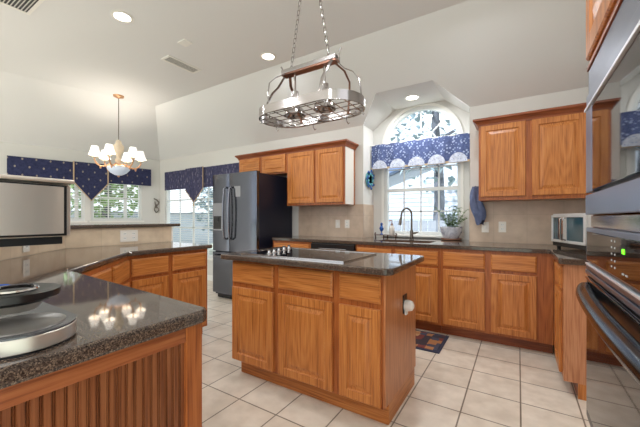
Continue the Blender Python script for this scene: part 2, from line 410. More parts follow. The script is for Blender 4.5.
# tiled splash (structure)
def splash(name, pts, z0, z1, t=.008, mat=SPLASH_XZ):
    (xa, ya), (xb, yb) = pts; d = Vector((xb-xa, yb-ya)); L_ = d.length
    o = B(0, L_, -t, -.0005, z0, z1).build(name, mat, **S); o.location = (xa, ya, 0); o.rotation_euler = (0, 0, math.atan2(d.y, d.x)); return o
splash('wall_back_tiles_left', ((-2.86, YW), (NX0, YW)), .914, 1.37)
splash('wall_back_tiles_right', ((NX1, YW), (XR, YW)), .914, 1.37)
splash('wall_recess_tiles_left', ((NX0, YW), (NX0, YN)), .914, 1.37, t=.0)
for o in list(col.objects):
    if o.name == 'wall_recess_tiles_left': bpy.data.objects.remove(o)
o = B(NX0+.003, NX0+.008, YW, YN-.001, .914, 1.37).build('wall_recess_tiles', SPLASH_XZ, **S)
o = B(NX1-.008, NX1-.003, YW, YN-.001, .914, 1.37).build('wall_recess_tiles_right', SPLASH_XZ, **S)
splash('wall_bar_tiles', ((-3.35, 1.125), (-3.35, 2.12)), .914, 1.085, mat=SPLASH_L)
# face of bar towards +X : flip thickness to the kitchen side
o = bpy.data.objects['wall_bar_tiles']; 
def bar_tiles(name, a, b_):
    d = Vector((b_[0]-a[0], b_[1]-a[1])); o = B(0, d.length, .0005, .009, .914, 1.085).build(name, SPLASH_L, **S)
    o.location = (a[0], a[1], 0); o.rotation_euler = (0, 0, math.atan2(d.y, d.x)); return o
bpy.data.objects.remove(o)
bar_tiles('wall_bar_tiles', (-3.35, 2.12), (-3.35, 1.125))
bar_tiles('wall_bar_tiles_angled', (-3.35, 1.125), (-1.75, -.305))
B(-3.475, -3.34, 2.1205, 2.14, .914, 1.085).build('trim_1', WHITE, **S)

# ------------------------------------------------------------ windows
def arch_window():
    w1 = B(AX-AR-.02, AX+AR+.02, YN-.05, YN+.0, .93, .955, bev=.004).build('window_1', WHITE, **S)     # sill board is the base piece
    mb = MB(); t_ = .045
    outer = [(AX-AR, .955), (AX+AR, .955)] + arc(AX, AZ, AR, 0, PI, 28)
    inner = [(AX-AR+t_, .955+t_), (AX+AR-t_, .955+t_)] + arc(AX, AZ, AR-t_, 0, PI, 28)
    mb.plate(outer, [inner], YN+.02, YN+.09); mb.build('window_frame', VINYL, w1)
    mb = MB()                                           # inside casing bead round the opening
    o2 = [(AX-AR-.03, .957), (AX+AR+.03, .957)] + arc(AX, AZ, AR+.03, 0, PI, 28); i2 = [(AX-AR+.004, .96), (AX+AR-.004, .96)] + arc(AX, AZ, AR-.004, 0, PI, 28)
    mb.plate(o2, [i2], YN-.015, YN-.0005); mb.build('casing', WHITE, w1)
    mb = MB(); R_ = AR-t_
    mb.box(AX-R_, AX+R_, YN+.02, YN+.075, AZ-.04, AZ+.03)                    # transom between arch and sashes
    mb.build('transom', VINYL, w1)
    mb = MB(); mb.box(AX-R_, AX+R_, YN+.03, YN+.07, 1.545, 1.59); mb.build('meeting_rail', VINYL, w1)
    mb = MB()
    for x in (-.23, 0, .23): mb.box(AX+x-.009, AX+x+.009, YN+.045, YN+.06, 1.0, AZ)
    mb.box(AX-R_, AX+R_, YN+.045, YN+.06, 1.262, 1.28); mb.box(AX-R_, AX+R_, YN+.045, YN+.06, 1.85, 1.868)
    for a in (PI/4, PI/2, 3*PI/4):
        mb.tube([(AX+.2*math.cos(a), YN+.052, AZ+.2*math.sin(a)), (AX+R_*math.cos(a), YN+.052, AZ+R_*math.sin(a))], .009, 6)
    mb.tube([(x, YN+.052, z) for x, z in arc(AX, AZ, .2, 0, PI, 16)], .009, 6)
    mb.build('muntins', VINYL, w1)
    mb = MB(); mb.plate([(AX-R_, 1.0), (AX+R_, 1.0)] + arc(AX, AZ, R_, 0, PI, 28), [], YN+.064, YN+.068); mb.build('pane', GLASS, w1)
arch_window()
def rect_window(name, x0, x1, z0, z1, origin, rz, flip, cols=2, rows=2, blinds=True, bars=True):
    base = MB().plate([(x0, z0), (x1, z0), (x1, z1), (x0, z1)], [[(x0+.05, z0+.05), (x1-.05, z0+.05), (x1-.05, z1-.05), (x0+.05, z1-.05)]], .03, .1).build(name, VINYL, **S)
    base.location = origin; base.rotation_euler = (0, 0, rz); base.scale = (1, -1 if flip else 1, 1)
    mb = MB()
    for k in range(1, cols): x = x0+(x1-x0)*k/cols; mb.box(x-(.03 if k == cols//2 and cols > 2 else .011), x+(.03 if k == cols//2 and cols > 2 else .011), .06, .075, z0+.05, z1-.05)
    for k in range(1, rows): z = z0+(z1-z0)*k/rows; mb.box(x0+.05, x1-.05, .06, .078, z-.011, z+.011)
    mb.build('muntins', VINYL, base)
    B(x0+.05, x1-.05, .082, .086, z0+.05, z1-.05).build('pane', GLASS, base)
    B(x0-.03, x1+.03, -.05, .0, z0-.03, z0, bev=.004).build('window_sill', WHITE, base)
    if blinds:
        mb = MB(); n = int((z1-z0-.1)/.045)
        for k in range(n):
            z = z0+.06+k*.045; mb.box(x0+.04, x1-.04, -.002, .024, z, z+.0025, M=Matrix.Translation((0, .01, z)) @ Matrix.Rotation(math.radians(-14), 4, 'X') @ Matrix.Translation((0, -.01, -z)))
        for x in (x0+.15, x1-.15): mb.box(x-.002, x+.002, .008, .011, z0+.03, z1-.04)
        mb.build('blind', BLIND, base)
    return base
rect_window('window_2', D[142], D[91], z0, z1, (CX, CY, 0), DR, True, 3, 2)
rect_window('window_3', D[85], D[30]-.4 if D[30]-.4 > D[85] else D[85]+1, z0, z1, (CX, CY, 0), DR, True, 3, 2)
rect_window('window_4', W3[0], W3[1], W3[2], W3[3], (0, YW, 0), 0, False, 4, 3)

# ------------------------------------------------------------ cabinet pieces (local: front faces -Y)
def door(name, x0, x1, z0, z1, y, parent, mat=OAKV):
    t_ = .019; m = .058
    L_ = [(x0, x1, z0, z1, y), (x0, x1, z0, z1, y-t_+.004), (x0+.004, x1-.004, z0+.004, z1-.004, y-t_),
          (x0+m-.006, x1-m+.006, z0+m-.006, z1-m+.006, y-t_), (x0+m, x1-m, z0+m, z1-m, y-t_+.009), (x0+m+.008, x1-m-.008, z0+m+.008, z1-m-.008, y-t_+.009),
          (x0+m+.034, x1-m-.034, z0+m+.034, z1-m-.034, y-t_+.001)]
    return MB().rects(L_).build(name, mat, parent)
def drawer(x0, x1, z0, z1, y, parent):
    t_ = .019
    return MB().rects([(x0, x1, z0, z1, y), (x0, x1, z0, z1, y-t_+.008), (x0+.012, x1-.012, z0+.012, z1-.012, y-t_)]).build('drawer', OAKH, parent)
def base_cabinet(name, label, loc, rz, w, units, depth=.6, z1=.874, group=None, toe=True, cat='cabinet'):
    """units: list of (x0,x1) columns with a drawer over a door; origin front-left of the face at floor"""
    t = thing(name, label, cat, loc, rz, group)
    B(0, w, 0, depth, .1, z1).build('body', OAKF, t)
    if toe: B(0, w, .075, depth, 0, .1).build('toe_kick', OAKD, t)
    for x0, x1 in units:
        drawer(x0, x1, .70, .845, 0, t); door('door', x0, x1, .125, .672, 0, t)
    return t

# back run, left to right
YFc = 3.315
base_cabinet('base_cabinet', 'narrow oak base cabinet between the fridge and the dishwasher', (-2.86, YFc, 0), 0, .64, [(.03, .61)])
base_cabinet('sink_cabinet', 'oak base cabinet under the sink beneath the arched window', (-1.60, YFc, 0), 0, .935, [(.02, .435), (.475, .915)])
base_cabinet('base_cabinet', 'wide two-column oak base cabinet between sink and corner, below the wall outlets', (-.664, YFc, 0), 0, .918, [(.03, .40), (.45, .80)])
# dishwasher
t = thing('dishwasher', 'black dishwasher built in between oak cabinets left of the sink', 'dishwasher', (-2.215, YFc, 0))
B(.0, .61, .0, .58, .1, .874).build('body', BLACK, t)
B(.005, .605, -.03, 0, .13, .74, bev=.006).build('door', DSTEEL, t)
B(.005, .605, -.032, 0, .75, .865, bev=.005).build('control_panel', BLACK, t)
mb = MB()
mb.box(.12, .5, -.0335, -.032, .806, .811)
mb.build('button_marks', MARK, t)
# right return facing -X with end panel
RT = base_cabinet('base_cabinet', 'short oak base cabinet of the right return with a bare grained end panel', (.255, 3.30, 0), -PI/2, .66, [(.29, .60)], depth=.66)
B(.66, .672, .0, .66, .1, .874).build('end_panel', oak('oak_end', 2, srgb(206, 150, 112), srgb(186, 126, 88), srgb(150, 92, 60)), RT)
B(.655, .672, .075, .66, 0, .1).build('end_toe', OAKV, RT)

# back counter top (granite) with the right return, sink cut
sk = dict(x0=-1.42, x1=-.80, y0=3.40, y1=3.78)
mb = MB()
out = [(-2.86, 3.285), (.215, 3.285), (.225, 3.27), (.225, 2.60), (.24, 2.585), (XR-.005, 2.585), (XR-.005, YW-.01), (NX1-.008, YW-.01), (NX1-.008, YN-.001), (NX0+.008, YN-.001), (NX0+.008, YW-.01), (-2.86, YW-.01)]
hole = [(sk['x0'], sk['y0']), (sk['x1'], sk['y0']), (sk['x1'], sk['y1']), (sk['x0'], sk['y1'])]
mb.plate(out, [hole], .876, .914)      # plate is XZ: swap to XY
mb.move(Matrix(((1,0,0,0),(0,0,1,0),(0,1,0,0),(0,0,0,1)))); bmesh.ops.recalc_face_normals(mb.b, faces=list(mb.b.faces))
mb.build('countertop', GRANITE, bev=.006, label='dark speckled granite countertop along the back wall, running under the arched window', category='countertop')
# sink
t = thing('sink', 'dark undermount sink basin set in the back countertop', 'sink', (-1.11, 3.59, .70))
mb = MB(); hw, hd = .31, .19
R_ = [[(-hw-.012, -hd-.012, .174), (hw+.012, -hd-.012, .174), (hw+.012, hd+.012, .174), (-hw-.012, hd+.012, .174)], [(-hw+.004, -hd+.004, .174), (hw-.004, -hd+.004, .174), (hw-.004, hd-.004, .174), (-hw+.004, hd-.004, .174)],
      [(-hw+.02, -hd+.02, .01), (hw-.02, -hd+.02, .01), (hw-.02, hd-.02, .01), (-hw+.02, hd-.02, .01)]]
R_ = [[mb.b.verts.new(p) for p in q] for q in R_]
for a, b_ in zip(R_, R_[1:]):
    for k in range(4): mb.b.faces.new([a[k], a[(k+1) % 4], b_[(k+1) % 4], b_[k]])
mb.b.faces.new(R_[-1]); mb.build('basin', SINKM, t)
MB().lathe([(.0, .012), (.04, .012), (.045, .016), (.03, .018), (0.001, .018)], 16, cap=False).build('drain', CHROME, t)
# faucet
t = thing('faucet', 'tall pewter gooseneck pull-down faucet behind the sink', 'faucet', (-1.10, 3.835, .915))
MB().lathe([(.028, 0), (.028, .006), (.022, .012), (.02, .09), (.017, .12)], 20).build('base', PEWTER, t, smooth=True)
pts = [(0, 0, .1), (0, 0, .3)] + [(-.052+.052*math.cos(a), -.035*(1-math.cos(a)), .3+.085*math.sin(a)) for a in [PI*k/10 for k in range(1, 11)]] + [(-.108, -.073, .27)]
MB().tube(pts, .0115, 12).build('spout', PEWTER, t, smooth=True)
MB().tube([(-.106, -.071, .28), (-.112, -.075, .25), (-.12, -.08, .18)], [.013, .016, .019], 12).build('spray_head', PEWTER, t, smooth=True)
MB().tube([(.015, 0, .08), (.045, 0, .085), (.085, -.01, .1)], [.014, .012, .007], 10).build('lever', PEWTER, t, smooth=True)

# ------------------------------------------------------------ upper cabinets
def crown(pts, z0, parent, h=.075, out=.05):
    """crown moulding along open path (local XY), outward = right-hand side"""
    prof = [(0, 0), (.008, 0), (.012, .018), (.03, .04), (.045, .052), (out, .056), (out, h), (0, h)]
    mb = MB(); n = len(pts); rings = []
    for i, p in enumerate(pts):
        p = Vector(p); ds = []
        if i > 0: ds.append((p-Vector(pts[i-1])).normalized())
        if i < n-1: ds.append((Vector(pts[i+1])-p).normalized())
        ns = [Vector((d.y, -d.x)) for d in ds]
        nn = sum(ns, Vector((0, 0)))
        nn = nn/nn.dot(ns[0])
        rings.append([mb.b.verts.new((p.x+nn.x*a, p.y+nn.y*a, z0+b_)) for a, b_ in prof])
    for a, b_ in zip(rings, rings[1:]):
        m = len(prof)
        for k in range(m): mb.b.faces.new([a[k], a[(k+1) % m], b_[(k+1) % m], b_[k]])
    mb.b.faces.new(rings[0]); mb.b.faces.new(rings[-1]); bmesh.ops.recalc_face_normals(mb.b, faces=list(mb.b.faces))
    mb.build('crown_moulding', OAKD, parent)
YU = 3.61; UD = YW-YU-.001
# right uppers
t = thing('wall_cabinet', 'oak two-door wall cabinet with crown to the right of the arched window', 'cabinet', (-.345, YU, 1.36))
B(0, 1.27, 0, UD, .0, .77).build('body', OAKF, t)
for x0, x1 in ((.02, .405), (.455, .855), (.88, 1.24)): door('door', x0, x1, .035, .755, 0, t)
crown([(0, UD), (0, 0), (1.27, 0)], .755, t)
# left uppers, tall pair
t = thing('wall_cabinet', 'tall oak two-door wall cabinet with pale side, left of the arched window', 'cabinet', (-2.845, YU, 1.36))
B(0, .94, 0, UD, .0, .77).build('body', OAKF, t)
B(.941, .946, .02, UD-.05, .004, .755).build('side_panel', LAMINATE, t, label='pale glossy side panel')
door('door', .025, .475, .03, .75, 0, t); door('door', .515, .92, .03, .75, 0, t)
crown([(-.0, 0), (.947, 0), (.947, UD)], .755, t)
# above fridge
t = thing('wall_cabinet', 'low oak wall cabinet with two short doors above the refrigerator', 'cabinet', (-3.83, YU, 1.84))
B(0, .984, 0, UD, .0, .29).build('body', OAKF, t)
def sdoor(x0, x1, z0, z1, p):
    t_ = .019; m = .05
    MB().rects([(x0,x1,z0,z1,0),(x0,x1,z0,z1,-t_+.004),(x0+.004,x1-.004,z0+.004,z1-.004,-t_),(x0+m,x1-m,z0+m,z1-m,-t_),(x0+m+.006,x1-m-.006,z0+m+.006,z1-m-.006,-t_+.008),(x0+m+.022,x1-m-.022,z0+m+.022,z1-m-.022,-t_+.001)]).build('door', OAKH, p)
sdoor(.02, .45, .02, .275, t); sdoor(.51, .96, .02, .275, t)
crown([(0, UD), (0, 0), (.984, 0)], .275, t)

# ------------------------------------------------------------ refrigerator
t = thing('refrigerator', 'dark stainless french-door refrigerator with water dispenser', 'refrigerator', (-3.86, 3.10, 0))
B(.005, .885, .06, .80, .05, 1.80, bev=.006).build('body', DSIDE, t)
B(.03, .86, .08, .75, 0, .06).build('base_grille', BLACK, t)
def fdoor(x0, x1, z0, z1, name):
    mb = MB(); n = 10; prof = []
    for k in range(n+1):
        u = k/n; prof.append((x0+(x1-x0)*u, .012*(2*u-1)**4))
    pts = prof + [(x1, .058), (x0, .058)]
    mb.prism(pts, z0, z1); return mb.build(name, DSTEEL, t, smooth=True, bev=.004)
fd = fdoor(0, .362, .70, 1.82, 'door'); fdoor(.368, .89, .70, 1.82, 'door'); fdoor(0, .89, .085, .685, 'freezer_drawer')
# dispenser on the left door
B(.02, .225, -.006, .004, 1.0, 1.40, bev=.003).build('dispenser_surround', MIRROR, fd)
B(.04, .205, -.0075, -.004, 1.02, 1.21).build('dispenser_recess', BLACK, fd)
B(.09, .15, -.016, -.006, 1.13, 1.2, bev=.003).build('dispenser_paddle', BLACK, fd)
B(.475, .60, -.0035, .002, 1.48, 1.63).build('notice_pane', MIRROR, t)
for x, dx in ((.315, -1), (.425, 1)):
    pts = [(x, -.005, 1.62)] + [(x, -.05-.02*math.sin(PI*k/8), 1.6-.7*k/8) for k in range(9)] + [(x, -.005, .88)]
    MB().tube(pts, .014, 10).build('door_handle', HANDLEM, t, smooth=True)
pts = [(.08, -.0, .635)] + [(.1+.69*k/8, -.05-.02*math.sin(PI*k/8), .635) for k in range(9)] + [(.81, 0, .635)]
MB().tube(pts, .015, 10).build('drawer_handle', DSTEEL, t, smooth=True)
for x in (.03, .83): B(x, x+.05, .02, .09, 1.8, 1.825, bev=.004).build('hinge_cover', BLACK, t)

# ------------------------------------------------------------ island
IX0, IX1, IY0, IY1 = -1.83, -.62, 1.66, 2.26
t = thing('island_cabinet', 'freestanding oak kitchen island with three drawers above three doors', 'kitchen island', (IX0, IY0, 0))
W = IX1-IX0; Dp = IY1-IY0
B(0, W-.012, 0, Dp, .115, .874).build('body', OAKF, t)
B(W-.012, W, 0, Dp, .125, .874).build('side_panel', oak('oak_side', 2, srgb(204, 142, 96), srgb(186, 120, 74), srgb(154, 92, 52)), t)
B(.03, W-.02, .07, Dp-.02, 0, .115).build('plinth', OAKD, t)
B(.03, W-.005, .058, .072, 0, .1, bev=.003).build('base_moulding', OAKH, t)
B(W-.022, W-.003, .06, Dp-.015, 0, .125, bev=.003).build('base_moulding', OAKY, t)
for x0, x1 in ((.01, .41), (.455, .878), (.925, 1.185)):
    drawer(x0, x1, .70, .85, 0, t); door('door', x0, x1, .125, .668, 0, t)
pl = thing('outlet', 'black outlet plate on the side panel of the kitchen island', 'outlet', (IX1, 2.0, .63), PI/2)
B(-.036, .036, -.006, -.0005, -.058, .058, bev=.002).build('plate', BLACK, pl)
t = thing('plug_adapter', 'white plug-in adapter in the black outlet on the island side', 'plug', (IX1+.006, 2.0, .62), PI/2)
MB().lathe([(.034, 0), (.036, -.02), (.03, -.045), (.012, -.055)], 20, axis='y').build('cap', WHITE, t, smooth=True)
B(-.02, .02, -.012, -.0005, -.06, -.02, bev=.004).build('prong_body', WHITE, t)
# island top: rounded corner slab
def rslab(x0, x1, y0, y1, z0, z1, r, n=6):
    pts = []
    for cx, cy, a0 in ((x1-r, y0+r, -PI/2), (x1-r, y1-r, 0), (x0+r, y1-r, PI/2), (x0+r, y0+r, PI)):
        pts += [(cx+r*math.cos(a0+PI/2*k/n), cy+r*math.sin(a0+PI/2*k/n)) for k in range(n+1)]
    return MB().prism(pts, z0, z1)
rslab(-1.885, -.555, 1.565, 2.285, .876, .914, .05).build('countertop', GRANITE, bev=.008, label='granite slab on the kitchen island around the cooktop', category='countertop')
# cooktop
t = thing('cooktop', 'black glass cooktop with chrome knobs set in the island', 'cooktop', (-1.72, 1.65, .9145))
rslab(0, .84, 0, .50, 0, .007, .012).build('glass_top', BGLASS, t, bev=.002)
mb = MB(); mb.box(-.006, .0, 0, .5, 0, .009); mb.box(-.006, .846, -.006, 0, 0, .009); mb.box(.84, .846, 0, .5, 0, .009); mb.box(-.006, .846, .5, .506, 0, .009); mb.build('steel_rim', CHROME, t)
for k, (kx, ky) in enumerate([(.20, .07), (.17, .16), (.14, .25), (.12, .34), (.10, .43)]):
    kn = MB().lathe([(.02, .007), (.02, .011), (.011, .014), (.009, .028), (.014, .031), (.014, .036)], 16, c=(kx, ky, 0)).build('knob', CHROME, t, smooth=True)
    B(kx-.003, kx+.003, ky-.018, ky+.018, .036, .041).build('grip', BLACK, kn)
mb = MB()
for cx, cy, r in ((.66, .13, .10), (.66, .36, .085), (.42, .13, .08), (.42, .36, .1)):
    mb.tube([(cx+r*math.cos(a*PI/16), cy+r*math.sin(a*PI/16), .0071) for a in range(32)], .002, 4, closed=True, flat=.0005)
mb.build('burner_ring', plain('burner_print', srgb(60, 60, 62), .3), t)

# ------------------------------------------------------------ left peninsula and angled run
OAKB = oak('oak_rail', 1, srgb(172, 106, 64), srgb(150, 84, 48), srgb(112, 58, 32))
t = thing('peninsula_cabinet', 'near-left oak peninsula with a beaded panel side', 'cabinet', (-.785, .595, 0))
B(-1.0, -.05, -1.1, -.004, .09, .874).build('body', OAKF, t)
B(-1.0, -.06, -1.1, -.06, 0, .09).build('toe_kick', OAKD, t)
mb = MB()                               # beaded panel: vertical ribs, one mesh
y = -1.1; prof = []
while y < -.05:
    prof += [(y, 0), (y+.012, 0), (y+.0135, -.004), (y+.0155, 0), (y+.0185, -.004)]; y += .020
prof = [(a, b_) for a, b_ in prof if a < -.045] + [(-.045, 0)]
pts = [(-.013+b_, a) for a, b_ in prof] + [(-.02, -.045), (-.02, -1.1)]
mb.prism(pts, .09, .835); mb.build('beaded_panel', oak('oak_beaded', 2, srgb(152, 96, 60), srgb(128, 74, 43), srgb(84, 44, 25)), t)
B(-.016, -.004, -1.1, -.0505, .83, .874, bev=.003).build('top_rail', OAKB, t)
B(-.045, -.002, -.05, .002, .0, .874, bev=.004).build('corner_post', OAKF, t)
B(-.02, -.004, -1.1, -.05, 0, .09, bev=.003).build('base_moulding', OAKY, t)
# straight run facing +X
FX = -2.645
t = base_cabinet('base_cabinet', 'oak base cabinet of two drawers over two doors at the end of the left run', (FX, 1.31, 0), PI/2, .755, [(.02, .335), (.375, .73)], depth=.66)
# angled cabinet facing the island diagonally
p0 = Vector((-1.99, .735)); p1 = Vector((FX, 1.31)); dv = p1-p0
t = base_cabinet('base_cabinet', 'angled oak base cabinet in the inner corner of the left run', (p0.x, p0.y, 0), math.atan2(dv.y, dv.x), dv.length-.001, [(.06, .44), (.48, .84)], depth=.3)
# its counter
pts = [(-.762, -.55), (-.762, .57)] + [(-.802+.04*math.cos(a), .575+.04*math.sin(a)) for a in (.2, .6, 1.0, 1.4)] + [(-1.93, .675), (-2.605, 1.30), (-2.605, 2.10), (-3.34, 2.10), (-3.34, 1.125), (-1.74, -.30), (-1.74, -.55)]
MB().prism(pts, .876, .914).build('countertop', GRANITE, bev=.01, label='long granite countertop of the left peninsula, angling round below the raised bar', category='countertop')
# raised bar top
pts = [(-3.315, 2.22), (-3.315, 1.14), (-1.72, -.285), (-1.72, -.6), (-2.15, -.6), (-3.72, .95), (-3.72, 2.22)]
MB().prism(pts, 1.0855, 1.118).build('bar_top', GRANITE, bev=.008, label='raised granite bar ledge above the cream tiled splash', category='countertop')

# ------------------------------------------------------------ oven tower (front faces -X)
TX, TY = .180, 1.172
K = .727
def zk(z): return 1.178+K*(z-1.178) if z > .39 else z            # local: x runs along -Y world, front at local y=0 facing -X
def tower_part(name, a0, a1, z0, z1, out, back, mat, parent, bev=.002):
    return B(a0*K, a1*K if a1 < .7 else a1, -out*.85, back, zk(z0), zk(z1), bev=bev).build(name, mat, parent)
t = thing('oven_cabinet', 'tall oak cabinet housing the ovens, doors above', 'cabinet', (TX, TY, 0), -PI/2)
TW = .84
B(0, .02, 0, .62, 0, 2.2).build('side_panel', OAKV, t); B(TW-.02, TW, 0, .62, 0, 2.2).build('side_panel', OAKV, t)
B(.02, TW-.02, .03, .62, 1.615, 2.2).build('body', OAKF, t); B(.02, TW-.02, .03, .62, .1, .585).build('body', OAKF, t)
B(.02, TW-.02, .6, .62, .585, 1.615).build('back_panel', OAKF, t)
B(0, TW, .0, .03, 1.598, 1.63).build('bottom_rail', OAKH, t)
B(-.002, TW, -.014, 0, 1.598, 1.61, bev=.003).build('light_rail', OAKD, t)
door('door', .02, .41, 1.622, 2.17, 0, t); door('door', .43, .82, 1.622, 2.17, 0, t)
drawer(.02, .82, .13, .55, 0.03, t)
B(.02, TW-.02, .075, .1, 0, .1).build('toe_kick', OAKD, t)
crown([(0, 0), (TW, 0)], 2.19, t)
# microwave
t = thing('built_in_microwave', 'upper built-in microwave with vented steel trim and mirror glass door', 'microwave', (TX, TY, 0), -PI/2)
AW0, AW1 = .005, .835
tower_part('body', .03, .81, 1.2, 1.74, 0, .55, BLACK, t)
tower_part('vent_trim', AW0, AW1, 1.662, 1.753, .012, 0, OVENST, t)
tower_part('upper_trim', AW0, AW1, 1.605, 1.652, .018, 0, OVENST, t)
tower_part('trim_strip', AW0, AW1, 1.594, 1.604, .024, 0, BRIGHT, t)
tower_part('side_trim', AW0, .12, 1.277, 1.594, .019, 0, OVENST, t); tower_part('side_trim', .80/K, AW1, 1.277, 1.594, .012, 0, OVENST, t)
tower_part('glass_door', .12, .80, 1.28, 1.592, .018, 0, BGLASSO, t)
tower_part('lower_trim', AW0, AW1, 1.192, 1.268, .02, 0, OVENST, t)
# oven
t = thing('wall_oven', 'black built-in wall oven with a bowed handle and green clock digits', 'oven', (TX, TY, 0), -PI/2)
tower_part('body', .03, .81, .40, 1.18, 0, .55, BLACK, t)
tower_part('top_trim', AW0, AW1, 1.145, 1.188, .006, 0, CHROME, t)
tower_part('control_frame', AW0, AW1, 1.012, 1.142, .018, 0, OVENST, t)
cp = tower_part('control_panel', .04, .80, 1.02, 1.128, .021, 0, BGLASSO, t)
tower_part('lower_strip', AW0, AW1, .983, .998, .019, 0, OVENST, t)
tower_part('bright_strip', AW0, AW1, .999, 1.006, .021, 0, BRIGHT, t, bev=.001)
tower_part('lower_strip', AW0, AW1, .964, .98, .021, 0, OVENST, t)
dr = tower_part('oven_door', .006, .834, .34+.06, .955, .019, 0, BLACK, t, bev=.01)
tower_part('door_glass', .04, .80, .45, .885, .022, 0, BGLASSO, dr)
tower_part('door_top_band', .012, .828, .946, .952, .0225, 0, CHROME, dr, bev=.001)
MK = Matrix(((K, 0, 0, 0), (0, 1, 0, .0035), (0, 0, K, 1.178*(1-K)), (0, 0, 0, 1)))
def seg_digit(mb, x, z, h, segs):
    w_ = h*.5; q = h*.12
    S_ = {'a': (x, x+w_, z+h-q, z+h), 'g': (x, x+w_, z+h/2-q/2, z+h/2+q/2), 'd': (x, x+w_, z, z+q), 'f': (x, x+q, z+h/2, z+h), 'b': (x+w_-q, x+w_, z+h/2, z+h), 'e': (x, x+q, z, z+h/2), 'c': (x+w_-q, x+w_, z, z+h/2)}
    for c in segs: a = S_[c]; mb.box(a[0], a[1], -.0225, -.0213, a[2], a[3])
mb = MB(); seg_digit(mb, .532, 1.088, .012, 'abcdefg'); seg_digit(mb, .542, 1.088, .012, 'abcdg'); mb.move(MK); mb.build('clock_digits', GREEND, cp)
mb = MB()
for i in range(2):
    for j in range(5): mb.box(.42+i*.035, .426+i*.035, -.0222, -.0213, 1.04+j*.018, 1.045+j*.018)
for i in range(2): mb.box(.53+i*.03, .545+i*.03, -.0222, -.0213, 1.035, 1.039)
mb.move(MK); mb.build('button_marks', MARK, cp)
pts = [(.055, -.016, .992), (.06, -.026, .990)] + [(.075+.69*k/12, -.028-.018*math.sin(PI*k/12)**.6, .985) for k in range(13)] + [(.78, -.026, .990), (.785, -.016, .992)]
MB().tube(pts, [.012, .014]+[.0185]*13+[.014, .012], 14).build('door_handle', plain('handle_black_chrome', srgb(52, 56, 62), .2, 1), t, smooth=True)

# ------------------------------------------------------------ recessed lamps
def lamp(x, y, z, label, power, group=None, vis=True):
    t = thing('ceiling_light', label, 'ceiling light', (x, y, z), 0, group)
    MB().lathe([(.095, 0), (.097, -.005), (.07, -.007), (.068, 0)], 28, cap=False).build('trim_ring', WHITE, t, smooth=True)
    MB().lathe([(.0005, -.001), (.068, -.002)], 28, cap=False).build('lens', LENS, t)
    ld = bpy.data.lights.new('lamp', 'AREA'); ld.shape = 'DISK'; ld.size = .13; ld.energy = power; ld.color = LAMP_COL; ld.spread = math.radians(165)
    lo = bpy.data.objects.new('bulb', ld); col.objects.link(lo); lo.parent = t; lo.location = (0, 0, -.012)
labs = {0: 'round recessed ceiling light at upper left, nearest the floor vent grille', 1: 'round recessed ceiling light to the left of the hanging pot rack'}
labs[0] = 'round recessed ceiling light in the upper left of the flat ceiling'
for i, (x, y) in enumerate(LAMPS):
    lamp(x, y, FLATZ, labs.get(i, 'unseen recessed fill light added to brighten the room'), LAMP_W, group=None if i in labs else 'added fill lights out of view')
lamp(-1.12, 3.93, zt, 'small recessed light in the soffit above the arched window', 13)
# ceiling vents
def vent(x, y, lx, ly, rz, label, n):
    t = thing('ceiling_vent', label, 'air vent', (x, y, FLATZ), rz)
    mb = MB(); mb.box(-lx/2, lx/2, -ly/2, -ly/2+.025, -.008, -.0005); mb.box(-lx/2, lx/2, ly/2-.025, ly/2, -.008, -.0005); mb.box(-lx/2, -lx/2+.025, -ly/2+.025, ly/2-.025, -.008, -.0005); mb.box(lx/2-.025, lx/2, -ly/2+.025, ly/2-.025, -.008, -.0005)
    mb.build('frame', WHITE, t)
    B(-lx/2+.025, lx/2-.025, -ly/2+.025, ly/2-.025, -.0025, -.0005).build('duct_shade', BLACK, t)  # flat black sheet stands in for the shade behind the slats
    mb = MB()
    for k in range(n):
        yy = -ly/2+.03+(ly-.06)*(k+.5)/n
        mb.box(-lx/2+.025, lx/2-.025, yy-.004, yy+.004, -.006, -.004)
    mb.build('slats', plain('vent_slat', srgb(205, 203, 198), .5), t)
vent(-3.5, 2.36, .44, .17, PI/2, 'rectangular ceiling vent left of the pot rack', 7)
vent(-3.64, .90, .40, .25, 0, 'ceiling vent grille cut by the top left edge of the photo', 8)
t = thing('ceiling_plate', 'small square blank cover on the ceiling between the vent and recessed light', 'cover plate', (-3.03, 2.08, FLATZ))
B(-.06, .06, -.05, .05, -.012, -.0005, bev=.004).build('cover', WHITE, t)

# ------------------------------------------------------------ chandelier
CHX, CHY = -5.22, 2.44
t = thing('chandelier', 'six-arm gilt chandelier with small lit white shades over the dining area', 'chandelier', (CHX, CHY, FLATZ))
MB().lathe([(.001, 0), (.075, 0), (.07, -.02), (.03, -.035), (.008, -.045)], 24, cap=False).build('canopy', GOLD, t, smooth=True)
zb = -1.12
MB().tube([(0, 0, -.04), (0, 0, -.70)], .006, 8).build('rod', PEWTER, t)
MB().lathe([(.012, -.68), (.035, -.70), (.045, -.74), (.075, -.78), (.07, -.84), (.04, -.91), (.028, -.96), (.05, -1.0), (.03, -1.04), (.02, -1.06)], 24).build('vase_stem', CREAM, t, smooth=True)
MB().lathe([(.02, -1.05), (.1, -1.07), (.155, -1.09), (.16, -1.10)], 28).build('gilt_collar', GOLD, t, smooth=True)
MB().lathe([(.155, -1.10), (.15, -1.14), (.11, -1.19), (.05, -1.225), (.002, -1.235)], 28).build('glass_bowl', BOWLM, t, smooth=True)
MB().lathe([(.002, -1.26), (.015, -1.25), (.018, -1.24), (.01, -1.23)], 12).build('finial', GOLD, t, smooth=True)
